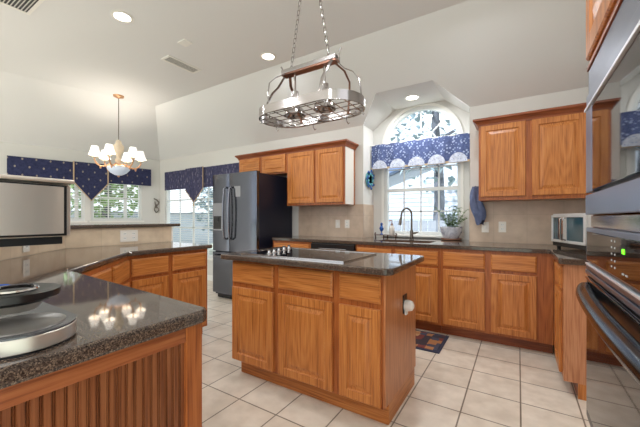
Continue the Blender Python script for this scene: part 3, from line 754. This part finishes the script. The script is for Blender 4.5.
for k in range(6):
    a = PI/3*k+.22; ca, sa = math.cos(a), math.sin(a)
    prof = [(.10, -1.06), (.16, -1.10), (.23, -1.11), (.28, -1.07), (.305, -1.02), (.30, -.985)]
    am = MB().tube([(r*ca, r*sa, z) for r, z in prof], [.012, .014, .012, .011, .01, .009], 8).build('arm', GOLD, t, smooth=True)
    c = (.30*ca, .30*sa, 0)
    MB().lathe([(.004, -1.0), (.04, -.985), (.035, -.975), (.013, -.97), (.013, -.90)], 14, c=c).build('candle', CREAM, am, smooth=True)
    MB().lathe([(.002, -1.15), (.012, -1.14), (.014, -1.11), (.005, -1.09)], 10, c=(.23*ca, .23*sa, 0)).build('drop', GOLD, am, smooth=True)
    mb = MB(); seg = 32; rr = []
    for r, z in ((.078, -.95), (.06, -.90), (.042, -.82)):
        rr.append([mb.b.verts.new((c[0]+(r*(1+.03*(j % 2)))*math.cos(2*PI*j/seg), c[1]+(r*(1+.03*(j % 2)))*math.sin(2*PI*j/seg), z)) for j in range(seg)])
    for p, q_ in zip(rr, rr[1:]):
        for j in range(seg): mb.b.faces.new([p[j], p[(j+1) % seg], q_[(j+1) % seg], q_[j]])
    mb.build('lamp_shade', SHADEM, am)
    ld = bpy.data.lights.new('candle_bulb', 'POINT'); ld.energy = 4.0; ld.color = (1, .9, .78); ld.shadow_soft_size = .02
    lo = bpy.data.objects.new('candle_bulb', ld); col.objects.link(lo); lo.parent = am; lo.location = (c[0], c[1], -.875)

# ------------------------------------------------------------ pot rack
PX, PY, PZ = -1.285, 1.89, 1.925
t = thing('pot_rack', 'oval polished metal pot rack lamp hung on chains over the island', 'pot rack', (PX, PY, PZ))
HL, HW = .42, .205
def stad(hl, hw_, n=14):
    c = hl-hw_; return [(c+hw_*math.cos(-PI/2+PI*k/n), hw_*math.sin(-PI/2+PI*k/n)) for k in range(n+1)] + [(-c+hw_*math.cos(PI/2+PI*k/n), hw_*math.sin(PI/2+PI*k/n)) for k in range(n+1)]
o_, i_ = stad(HL, HW), stad(HL-.004, HW-.004)
mb = MB(); n = len(o_)
V = [[mb.b.verts.new((p[0], p[1], z)) for p in lp] for lp, z in ((o_, 0), (o_, .065), (i_, .065), (i_, 0))]
for k in range(4):
    for j in range(n): mb.b.faces.new([V[k][j], V[k][(j+1) % n], V[(k+1) % 4][(j+1) % n], V[(k+1) % 4][j]])
bmesh.ops.recalc_face_normals(mb.b, faces=list(mb.b.faces)); mb.build('oval_band', NICKEL, t, smooth=True)
mb = MB()
mb.tube([(p[0]*.985, p[1]*.985, .004) for p in o_], .005, 6, closed=True)
for k in range(-4, 5):
    x = k*.088; c = HL-HW; ax_ = abs(x)
    yw = HW-.004 if ax_ < c else math.sqrt(max(0, (HW-.004)**2-(ax_-c)**2))
    mb.tube([(x, -yw, .006), (x, yw, .006)], .0032, 6)
for k in range(-2, 3):
    y_ = k*.078; xw = (HL-HW)+math.sqrt((HW-.004)**2-y_**2)
    mb.tube([(-xw, y_, .01), (xw, y_, .01)], .0032, 6)
mb.build('wire_grid', NICKEL, t)
B(-.235, .235, -.035, .035, .345, .375, bev=.004).build('top_bar', NICKEL, t)
B(-.235, .235, -.03, .03, .333, .345).build('top_bar_core', COPPER, t)
for sx in (-1, 1):
    for sy in (-1, 1):
        pts = [(sx*.2, sy*.03, .34), (sx*.24, sy*.09, .30), (sx*.25, sy*.15, .24), (sx*.23, sy*.19, .15), (sx*.21, sy*.2, .03)]
        MB().tube(pts, .011, 8, flat=.003).build('strap', COPPER if sy > 0 else NICKEL, t, smooth=True)
    MB().tube([(sx*.22, 0, .345), (sx*.29, 0, .27), (sx*.35, 0, .235), (sx*.40, 0, .17), (sx*.416, 0, .04)], .012, 8, flat=.003).build('strap', NICKEL, t, smooth=True)
    MB().tube([(sx*.24, 0, .355), (sx*.25, 0, .40), (sx*.262, 0, .42)], .006, 6).build('finial', NICKEL, t)
    # lamp can
    MB().lathe([(.028, .20), (.03, .11), (.045, .09), (.075, .05), (.08, .02), (.07, .018), (.04, .05)], 20, c=(sx*.13, 0, 0), cap=False).build('lamp_can', NICKEL, t, smooth=True)
    MB().tube([(sx*.13, 0, .34), (sx*.13, 0, .19)], .009, 8).build('lamp_stem', NICKEL, t)
    # chain: alternating links, up to the ceiling
    mb = MB(); z = .385; k = 0
    while z < FLATZ-PZ-.03:
        a = PI/2*(k % 2); pts = []
        for j in range(12):
            u = 2*PI*j/12; px = .0105*math.cos(u); pz = .022*math.sin(u)
            x = sx*(.165-.13*(z-.385)/(FLATZ-PZ-.385)); pts.append((x+px*math.cos(a), px*math.sin(a), z+pz))
        mb.tube(pts, .0026, 5, closed=True); z += .033; k += 1
    mb.build('chain', NICKEL, t, smooth=True)
MB().lathe([(.075, FLATZ-PZ), (.073, FLATZ-PZ-.02), (.03, FLATZ-PZ-.03), (.004, FLATZ-PZ-.04)], 20).build('canopy', NICKEL, t, smooth=True)
for (x, y_) in ((-.34, -.14), (-.2, -.2), (.05, -.2), (.27, -.19), (.2, .2), (-.1, .2), (.38, .08), (-.38, .08)):
    MB().tube([(x, y_, .01), (x, y_*1.02, -.02), (x+.008, y_*1.07, -.04), (x+.012, y_*1.12, -.03)], .004, 6).build('hook', NICKEL, t)

# ------------------------------------------------------------ valances
def panel(x0, x1, top, bots, y, amp, per, t_=.006, n=60):
    """cloth panel hanging in XZ; bots = function u->bottom z"""
    mb = MB(); rows = 10; V = []
    for i in range(n+1):
        u = i/n; x = x0+(x1-x0)*u; b_ = bots(u); colv = []
        for j in range(rows+1):
            v_ = j/rows; colv.append(mb.b.verts.new((x, y-amp*(.3+.7*v_)*math.sin(2*PI*x/per)-.004*v_, top+(b_-top)*v_)))
        V.append(colv)
    fs = [mb.b.faces.new([V[i][j], V[i+1][j], V[i+1][j+1], V[i][j+1]]) for i in range(n) for j in range(rows)]
    r = bmesh.ops.extrude_face_region(mb.b, geom=fs)
    bmesh.ops.translate(mb.b, vec=(0, t_, 0), verts=[e for e in r['geom'] if isinstance(e, bmesh.types.BMVert)])
    bmesh.ops.recalc_face_normals(mb.b, faces=list(mb.b.faces)); return mb
# sink valance
t = thing('window_valance', 'blue floral valance with white scallops across the arched window', 'valance', (0, 4.14, 0))
panel(-1.755, -.49, 2.205, lambda u: 1.88, 0, .012, .21).build('cloth', BLUEF, t, smooth=True)
MB().tube([(NX0+.002, .012, 2.2), (NX1-.002, .012, 2.2)], .011, 8).build('rod', WHITE, t)
for k in range(5):
    cx = -1.755+.13+k*.2515
    panel(cx-.115, cx+.115, 1.865, lambda u: 1.865, 0, 0, 1).b.free()
    mb = MB(); mb.plate([(cx+.105*math.cos(a), 1.865+.115*math.sin(a)) for a in [PI*q_/14 for q_ in range(15)]], [], -.022, -.015); mb.build('scallop', SCALLOP, t)
mb = MB(); mb.box(-1.755, -.49, -.014, -.006, 1.858, 1.885); mb.build('hem', BRAID, t)
# dining valance (on the angled wall)
dv_ = thing('window_valance', 'long navy valance over the dining windows behind the bar', 'valance', (CX, CY, 0), DR)
dv_.scale = (1, -1, 1)
xa, xb, xc, xd = D[150], D[107], D[73], D[7]
VT, VBm = 2.21, 1.86
panel(xa, xb, VT, lambda u: VBm, -.08, .004, .5).build('side_panel', NAVY, dv_, smooth=True)
panel(xc, xd, VT, lambda u: VBm, -.08, .004, .5).build('side_panel', NAVY, dv_, smooth=True)
panel(xb, xc, VT+.01, lambda u: VBm-.02-.32*(1-abs(2*u-1)), -.10, .0, 1).build('center_panel', NAVY, dv_, smooth=True)
mb = MB(); mb.tube([(xb, -.108, VT+.01), (xb, -.108, VBm-.02), ((xb+xc)/2, -.108, VBm-.35), (xc, -.108, VBm-.02), (xc, -.108, VT+.01)], .012, 6); mb.build('braid', BRAID, dv_)
B(xa, xd, -.075, -.001, VT-.02, VT).build('mounting_board', WHITE, dv_)
# second valance on the back wall beside the fridge
def bx(px, y_):
    a = (px-320)/314; s_, c_ = math.sin(.5632), math.cos(.5632); return y_*(-s_+a*c_)/(c_+a*s_)
NAVG = fabric('slate_fabric', srgb(72, 72, 98), srgb(126, 124, 140), 22, .28, (1.6, 1, .4), .8)
t = thing('window_valance', 'pleated slate valance with a pointed centre, left of the refrigerator', 'valance', (0, YW, 0))
x0_, x1_, x2_, x3_ = bx(164, 3.82), bx(186, 3.82), bx(204, 3.82), -3.88
panel(x0_, x1_+.05, 2.14, lambda u: 1.76, -.09, .012, .12).build('side_panel', NAVG, t, smooth=True)
panel(x2_-.05, x3_, 2.14, lambda u: 1.76, -.09, .012, .12).build('side_panel', NAVG, t, smooth=True)
panel(x1_, x2_, 2.15, lambda u: 1.74-.26*(1-abs(2*u-1)), -.115, .01, .1).build('center_panel', NAVG, t, smooth=True)
MB().tube([(x1_, -.125, 1.74), ((x1_+x2_)/2, -.125, 1.48), (x2_, -.125, 1.74), (x2_, -.125, 2.15)], .009, 6).build('braid', BRAID, t)
MB().lathe([(.002, 0), (.014, -.01), (.01, -.06), (.002, -.065)], 10, c=((x1_+x2_)/2, -.125, 1.47)).build('tassel', BRAID, t)
B(x0_, x3_, -.08, -.001, 2.12, 2.14).build('mounting_board', WHITE, t)
# wall ornament between the windows
dw = on_dining(156)
t = thing('wall_sconce', 'small curled grey metal ornament on the wall corner between the dining windows', 'wall decor', (CX+wd.x*dw, CY+wd.y*dw, 1.30), DR); t.scale = (1, -1, 1)
mb = MB(); mb.tube([(0, -.02, .0), (.04, -.03, .06), (.02, -.03, .14), (-.03, -.03, .17), (-.05, -.03, .22), (0, -.03, .28), (.05, -.03, .30)], .012, 8)
mb.tube([(0, -.02, .0), (-.05, -.03, .05), (-.03, -.03, .1), (.02, -.03, .16), (.03, -.03, .24)], .01, 8); mb.build('scroll', PEWTER, t, smooth=True)
B(-.02, .02, -.012, -.0005, .1, .18, bev=.003).build('backplate', PEWTER, t)

# ------------------------------------------------------------ outlets and switches on the tiles
def outlet(x, y_, z, rz, label, w_=.07, kind='outlet'):
    t = thing('outlet' if kind == 'outlet' else 'light_switch', label, kind, (x, y_, z), rz)
    B(-w_/2, w_/2, -.006, -.0005, -.058, .058, bev=.002).build('plate', ALMOND, t)
    if kind == 'outlet':
        for dx in ([0] if w_ < .1 else [-w_/4, w_/4]):
            for dz in (-.022, .022):
                p = B(dx-.015, dx+.015, -.008, -.006, dz-.014, dz+.014, bev=.003).build('socket', WHITE, t)
                mb = MB(); mb.box(dx-.008, dx-.005, -.0085, -.0078, dz-.004, dz+.006); mb.box(dx+.005, dx+.008, -.0085, -.0078, dz-.004, dz+.006); mb.build('slots', BLACK, p)
    else: B(-.012, .012, -.012, -.006, -.02, .02, bev=.002).build('toggle', WHITE, t)
yt = YW-.008
outlet(-.309, yt, 1.08, 0, 'white light switch plate nearest the arched window on the right tiles', kind='light switch')
outlet(-.145, yt, 1.085, 0, 'white outlet plate under the right wall cabinet, right of the switch')
outlet(-2.02, yt, 1.10, 0, 'almond outlet plate on the left tiles nearest the window recess')
outlet(-2.17, yt, 1.10, 0, 'almond switch plate on the left tiles nearer the refrigerator', kind='light switch')
outlet(-3.341, 1.66, 1.0, PI/2, 'wide double outlet plate on the cream tiles below the raised bar', w_=.17)
dd = Vector((1.6, -1.43)).normalized()
outlet(-2.93+.006, .755+.006, 1.0, math.atan2(-dd.y, -dd.x)+0, 'outlet plate on the angled bar tiles behind the coffee maker')

# ------------------------------------------------------------ towel, dish, plant, soap
t = thing('dish_towel', 'slate blue dish towel hanging beside the right wall cabinet', 'towel', (-.40, 3.86, 1.53))
mb = MB(); n = 20; V = []
for j in range(15):
    v_ = j/14; z = -.40*v_; wd_ = .03+.042*math.sin(v_*2.6+.2); r_ = []
    for i in range(n):
        a = 2*PI*i/n; f = 1+.3*math.sin(3*a+v_*4)+.2*math.sin(6*a-v_*3)
        r_.append(mb.b.verts.new((wd_*f*math.cos(a)*.8+.035*v_-.015*math.sin(v_*5), wd_*f*math.sin(a)*.42, z-.03*math.sin(a*2)*(v_ > .9))))
    V.append(r_)
for a, b_ in zip(V, V[1:]):
    for i in range(n): mb.b.faces.new([a[i], a[(i+1) % n], b_[(i+1) % n], b_[i]])
mb.b.faces.new(V[0]); mb.b.faces.new(V[-1]); bmesh.ops.recalc_face_normals(mb.b, faces=list(mb.b.faces)); mb.build('cloth', TOWEL, t, smooth=True)
MB().tube([(0, .055, .0), (0, .02, .0), (0, 0, -.02), (0, -.01, .005)], .005, 6).build('hook', PEWTER, t)
# ceramic plate on the left reveal
t = thing('wall_plate', 'blue and white ceramic wreath plate on the left side of the window recess', 'wall decor', (NX0+.008, 4.09, 1.72), PI/2)
MB().lathe([(.088, -.001), (.09, -.014), (.10, -.02), (.11, -.014), (.112, -.001)], 32, axis='y').build('rim', TEALC, t, smooth=True)
mb = MB(); mt = MB()
for k in range(22):
    a = 2*PI*k/22; r = .10+.025*(k % 3-1); (mb if k % 3 else mt).lathe([(.002, 0), (.018, -.004), (.02, -.012), (.008, -.02), (.001, -.021)], 8, c=(r*math.cos(a), -.02, r*math.sin(a)), axis='y')
mb.build('blue_blooms', BLUEC, t, smooth=True); mt.build('teal_leaves', TEALC, t, smooth=True)
def leaf(mb, p, d, L_, w_, up=Vector((0, 0, 1))):
    d = d.normalized(); s_ = d.cross(up)
    if s_.length < .05: s_ = d.cross(Vector((1, 0, 0)))
    s_.normalize(); nrm = s_.cross(d)
    pts = [p, p+d*L_*.45+s_*w_+nrm*w_*.3, p+d*L_-nrm*L_*.12, p+d*L_*.45-s_*w_+nrm*w_*.3, p+d*L_*.5]
    v = [mb.b.verts.new(q_) for q_ in pts]
    mb.b.faces.new([v[0], v[1], v[4]]); mb.b.faces.new([v[1], v[2], v[4]]); mb.b.faces.new([v[2], v[3], v[4]]); mb.b.faces.new([v[3], v[0], v[4]])
t = thing('potted_plant', 'leafy green plant in a blue and white pot on the window ledge', 'plant', (-.69, 4.08, .914))
MB().lathe([(.001, 0), (.095, 0), (.115, .008), (.118, .022), (.10, .022), (.09, .014), (.001, .012)], 28, cap=False).build('saucer', TERRA, t, smooth=True)
MB().lathe([(.07, .014), (.085, .03), (.115, .09), (.125, .135), (.13, .16), (.12, .162), (.112, .14), (.001, .14)], 32).build('pot', POTM, t, smooth=True)
MB().lathe([(.001, .143), (.112, .143)], 20, cap=False).build('soil', SOIL, t)
rnd = random.Random(3); st = MB(); lf = MB()
for k in range(24):
    a = rnd.uniform(0, 2*PI); le = rnd.uniform(.12, .30); sp = rnd.uniform(.05, .15); p = Vector((.03*math.cos(a), .03*math.sin(a), .14)); pts = [p]
    for q_ in range(1, 6):
        u = q_/5; pts.append(Vector((.03*math.cos(a)+sp*u*math.cos(a)*1.1, .03*math.sin(a)+sp*u*.7*math.sin(a), .14+le*u*(1-.15*u*u))))
    st.tube(pts, .0025, 5)
    for q_ in pts[1:]:
        for m_ in range(3):
            b_ = rnd.uniform(0, 2*PI); leaf(lf, q_, Vector((math.cos(b_), math.sin(b_)*.8, rnd.uniform(-.2, .6))), rnd.uniform(.035, .06), rnd.uniform(.010, .016))
st.build('stems', LEAFM, t); lf.build('leaves', LEAFM, t)
# soap caddy
t = thing('wire_caddy', 'small dark metal stand on the window ledge left of the faucet', 'stand', (-1.50, 4.04, .914))
for x, xo in ((-.15, -.16), (-.035, -.035), (.02, .02), (.13, .14)):
    MB().tube([(x, 0, 0), (xo, 0, .036 if xo == x else .05)] + ([(x, 0, .07)] if xo != x else []), .008, 6).build('foot', WOODD, t)
B(-.155, .135, -.045, .045, .036, .044, bev=.003).build('tray', WOODD, t)
t = thing('soap_bottle', 'clear soap bottle with copper pump on the dark stand by the faucet', 'bottle', (-1.42, 4.04, .9585))
MB().lathe([(.032, 0), (.036, .01), (.036, .09), (.03, .11), (.014, .122), (.014, .13)], 20).build('bottle', SOAP, t, smooth=True)
MB().lathe([(.016, .13), (.016, .145), (.006, .15), (.005, .185)], 12).build('collar', COPPER, t, smooth=True)
MB().tube([(0, 0, .18), (0, 0, .19), (-.02, -.02, .192), (-.03, -.03, .185)], .006, 8).build('pump', COPPER, t, smooth=True)
t = thing('ceramic_figurine', 'blue and white ceramic bird figurine on the dark stand', 'figurine', (-1.565, 4.04, .9585))
MB().lathe([(.022, 0), (.018, .008), (.007, .02), (.007, .04), (.02, .055), (.03, .08), (.024, .105), (.012, .12), (.018, .135), (.016, .15), (.002, .162)], 16).build('body', BLUEC, t, smooth=True)
MB().tube([(.02, 0, .09), (.045, 0, .13), (.05, 0, .16)], [.01, .012, .002], 8).build('tail', WHITE, t, smooth=True)

# ------------------------------------------------------------ toaster oven
ta = math.atan2(-.55, .20)
TST = plain('toaster_steel', srgb(222, 221, 219), .3, .5)
t = thing('toaster_oven', 'stainless french-door toaster oven in the right counter corner', 'toaster oven', (.268, 3.57, .914), ta)
TWd = .52
for x in (.04, TWd-.04):
    for y_ in (.03, .28): MB().lathe([(.014, 0), (.016, .022)], 12, c=(x, y_, 0)).build('foot', BLACK, t)
B(0, TWd, .0, .33, .02, .305, bev=.006).build('body', TST, t)
B(.005, TWd-.005, -.003, .01, .02, .055).build('lower_band', BLACK, t)
for x0, x1 in ((.008, .225), (.228, .512)):
    d_ = MB().plate([(x0, .055), (x1, .055), (x1, .292), (x0, .292)], [[(x0+.022, .078), (x1-.022, .078), (x1-.022, .272), (x0+.022, .272)]], -.018, -.001).build('door', TST, t, bev=.002)
    B(x0+.022, x1-.022, -.010, -.006, .078, .272).build('glass', TOASTG, d_)
    mb = MB()
    for z in (.12, .17, .22): mb.tube([(x0+.025, -.004, z), (x1-.025, -.004, z)], .0016, 5)
    mb.build('rack', CHROME, d_)
for x in (.205, .25):
    MB().tube([(x, -.018, .08), (x, -.045, .09), (x, -.045, .26), (x, -.018, .27)], .007, 8).build('handle', CHROME, t, smooth=True)

# ------------------------------------------------------------ coffee maker in the left foreground
KX, KY = -.897, .222
t = thing('coffee_maker', 'stainless and black coffee brewer cut off by the left edge of the photo', 'coffee maker', (KX, KY, .914))
u_ = Vector((-1, 0, 0)); v_ = Vector((0, -1, 0))          # local x runs to the back of the machine
Mr = Matrix(((u_.x, v_.x, 0, 0), (u_.y, v_.y, 0, 0), (0, 0, 1, 0), (0, 0, 0, 1)))
half = [PI/2+PI*k/24 for k in range(25)]
mb = MB(); mb.prism([(.098*math.cos(a), .098*math.sin(a)) for a in half] + [(.26, -.098), (.26, .098)], .004, .034); mb.move(Mr); mb.build('base', STEEL, t, smooth=True, bev=.002)
mb = MB(); mb.prism([(.094*math.cos(a), .094*math.sin(a)) for a in half] + [(.25, -.094), (.25, .094)], 0, .004); mb.move(Mr); mb.build('foot_ring', BLACK, t)
mb = MB(); mb.prism([(.097*math.cos(a), .097*math.sin(a)) for a in half] + [(.26, -.097), (.26, .097)], .0342, .038); mb.move(Mr); mb.build('rim', plain('base_rim_grey', srgb(96, 98, 102), .25, .5), t)
MB().lathe([(.001, .0385), (.07, .0386), (.074, .041), (.078, .041), (.08, .0383)], 32, cap=False).build('warming_plate', plain('warm_plate', srgb(112, 108, 104), .3, .4), t, smooth=True)
mb = MB(); mb.prism([(.05, .038), (.26, .038), (.26, .206), (.13, .206), (.11, .07)], .035, .09, axis='y'); mb.move(Mr); mb.build('column', BLACK, t, bev=.004)
mb = MB(); mb.lathe([(.02, .078), (.07, .083), (.082, .09), (.084, .105), (.075, .107), (.05, .10), (.001, .1)], 32, c=(.045, 0, 0), cap=False); mb.move(Mr); mb.build('drip_deck', BLACK, t, smooth=True)
mb = MB(); mb.tube([(.045+.042*math.cos(2*PI*k/20), .042*math.sin(2*PI*k/20), .107) for k in range(20)], .004, 6, closed=True); mb.move(Mr); mb.build('chrome_ring', CHROME, t, smooth=True)
mb = MB(); mb.lathe([(.045, .062), (.055, .078)], 24, c=(.05, 0, 0)); mb.move(Mr); mb.build('neck', STEEL, t)
HX = -.032                                                # front plane of the head
mb = MB(); mb.prism([(HX+.012, -.086), (.24, -.086), (.24, .19), (HX+.012, .19)], .222, .342); mb.move(Mr); mb.build('head', STEEL, t, bev=.005)
mb = MB(); mb.prism([(HX-.012*math.sin(PI*k/14)**.6, -.068+.25*k/14) for k in range(15)] + [(HX+.0115, .182), (HX+.0115, -.068)], .230, .334); mb.move(Mr); mb.build('front_panel', STEEL, t, smooth=True)
mb = MB(); mb.prism([(HX+.002, -.074), (HX+.0118, -.074), (HX+.0118, .186), (HX+.002, .186)], .225, .338); mb.move(Mr); mb.build('dark_gasket', BLACK, t)
mb = MB(); mb.prism([(HX+.015, -.07), (.23, -.07), (.23, .18), (HX+.015, .18)], .206, .222); mb.move(Mr); mb.build('head_base', BLACK, t)
mb = MB(); mb.prism([(HX, -.09), (.24, -.09), (.24, .19), (HX, .19)], .3425, .352); mb.move(Mr); mb.build('lid', STEEL, t, bev=.004)
# little blue tin at the left edge
t = thing('patterned_mug', 'small blue and white patterned cup at the far left edge of the counter', 'mug', (-1.487, 0.310, .914))
MB().lathe([(.03, 0), (.034, .008), (.036, .035), (.032, .035), (.03, .012), (.001, .01)], 24, cap=False).build('cup', fabric('mug_print', srgb(60, 110, 190), srgb(220, 228, 240), 40, .3), t, smooth=True)

# ------------------------------------------------------------ rug
t = thing('kitchen_rug', 'small patchwork rug on the tiles in front of the sink', 'rug', (-1.03, 3.09, 0))
B(-.45, .45, -.235, .235, .0005, .008, bev=.003).build('border', RUGB, t)
B(-.42, .42, -.2, .2, .008, .011).build('patchwork', RUGM, t)

# ------------------------------------------------------------ outdoors
def tree(x, y_, h, r, label, mat, n, seed, trunk=.12, z0=.9, lean=0):
    rnd = random.Random(seed); t = thing('tree', label, 'tree', (x, y_, -.12), 0, 'garden trees')
    tb = MB(); tb.tube([(lean*k/6*h+.1*math.sin(k), .06*math.cos(k*2), h*k/6) for k in range(7)], [trunk*(1-.1*k) for k in range(7)], 10)
    for k in range(6):
        a = k*1.1+seed; zz = h*(.45+.08*k); tb.tube([(lean*zz, 0, zz), (lean*zz+r*.4*math.cos(a), r*.4*math.sin(a), zz+.3), (lean*zz+r*.8*math.cos(a), r*.8*math.sin(a), zz+.7)], [trunk*.35, trunk*.22, .01], 6)
    tb.build('trunk', BARK, t, smooth=True)
    lb = MB()
    for k in range(n):
        while True:
            p = Vector((rnd.uniform(-1, 1), rnd.uniform(-1, 1), rnd.uniform(-1, 1)))
            if .3 < p.length < 1: break
        p = Vector((p.x*r+lean*h, p.y*r, h*.5+z0+p.z*h*.45))
        leaf(lb, p, Vector((rnd.uniform(-1, 1), rnd.uniform(-1, 1), rnd.uniform(-.8, .4))), rnd.uniform(.16, .28), rnd.uniform(.07, .11))
    lb.build('foliage', mat, t)
# neighbour house behind the sink window
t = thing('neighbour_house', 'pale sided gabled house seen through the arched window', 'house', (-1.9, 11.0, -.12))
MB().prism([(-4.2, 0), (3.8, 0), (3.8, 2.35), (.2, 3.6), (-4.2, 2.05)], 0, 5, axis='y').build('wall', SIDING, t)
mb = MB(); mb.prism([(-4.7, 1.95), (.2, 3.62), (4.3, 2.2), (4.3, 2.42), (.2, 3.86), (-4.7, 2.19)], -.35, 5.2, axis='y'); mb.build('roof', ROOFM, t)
mb = MB()
for k in range(14): mb.box(-4.2, 3.8, -.012, 0, .2+k*.15, .21+k*.15)
mb.build('siding_lines', ROOFM, t)
t = thing('garden_fence', 'grey board fence in the garden outside the sink window', 'fence', (-.9, 7.2, -.12))
for k in range(26): B(-4+k*.2, -3.82+k*.2, 0, .02, 0, 1.25+(.0)).build('board', FENCEM, t)
B(-4, 1.2, .02, .06, .9, 1.0).build('rail', FENCEM, t)
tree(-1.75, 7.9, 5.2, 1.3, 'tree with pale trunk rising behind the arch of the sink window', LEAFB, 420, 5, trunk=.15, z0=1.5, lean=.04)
tree(-10.6, 4.6, 4.2, 1.6, 'green tree outside the dining windows, nearest the corner', LEAFD, 1800, 8, trunk=.14)
tree(-11.2, 1.0, 4.0, 1.6, 'bushy green tree outside the left dining window', LEAFD, 2200, 11, trunk=.12, z0=.2)
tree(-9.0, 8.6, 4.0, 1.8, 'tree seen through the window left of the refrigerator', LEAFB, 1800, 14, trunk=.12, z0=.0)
# low hedge band: garden wall seen through left windows
t = thing('garden_wall', 'pale garden wall beyond the dining windows', 'garden wall', (-13.5, 3, -.12))
B(-.1, .1, -9, 9, 0, 1.5).build('wall', SIDING, t); B(-.14, .14, -9, 9, 1.5, 1.56).build('coping', FENCEM, t)
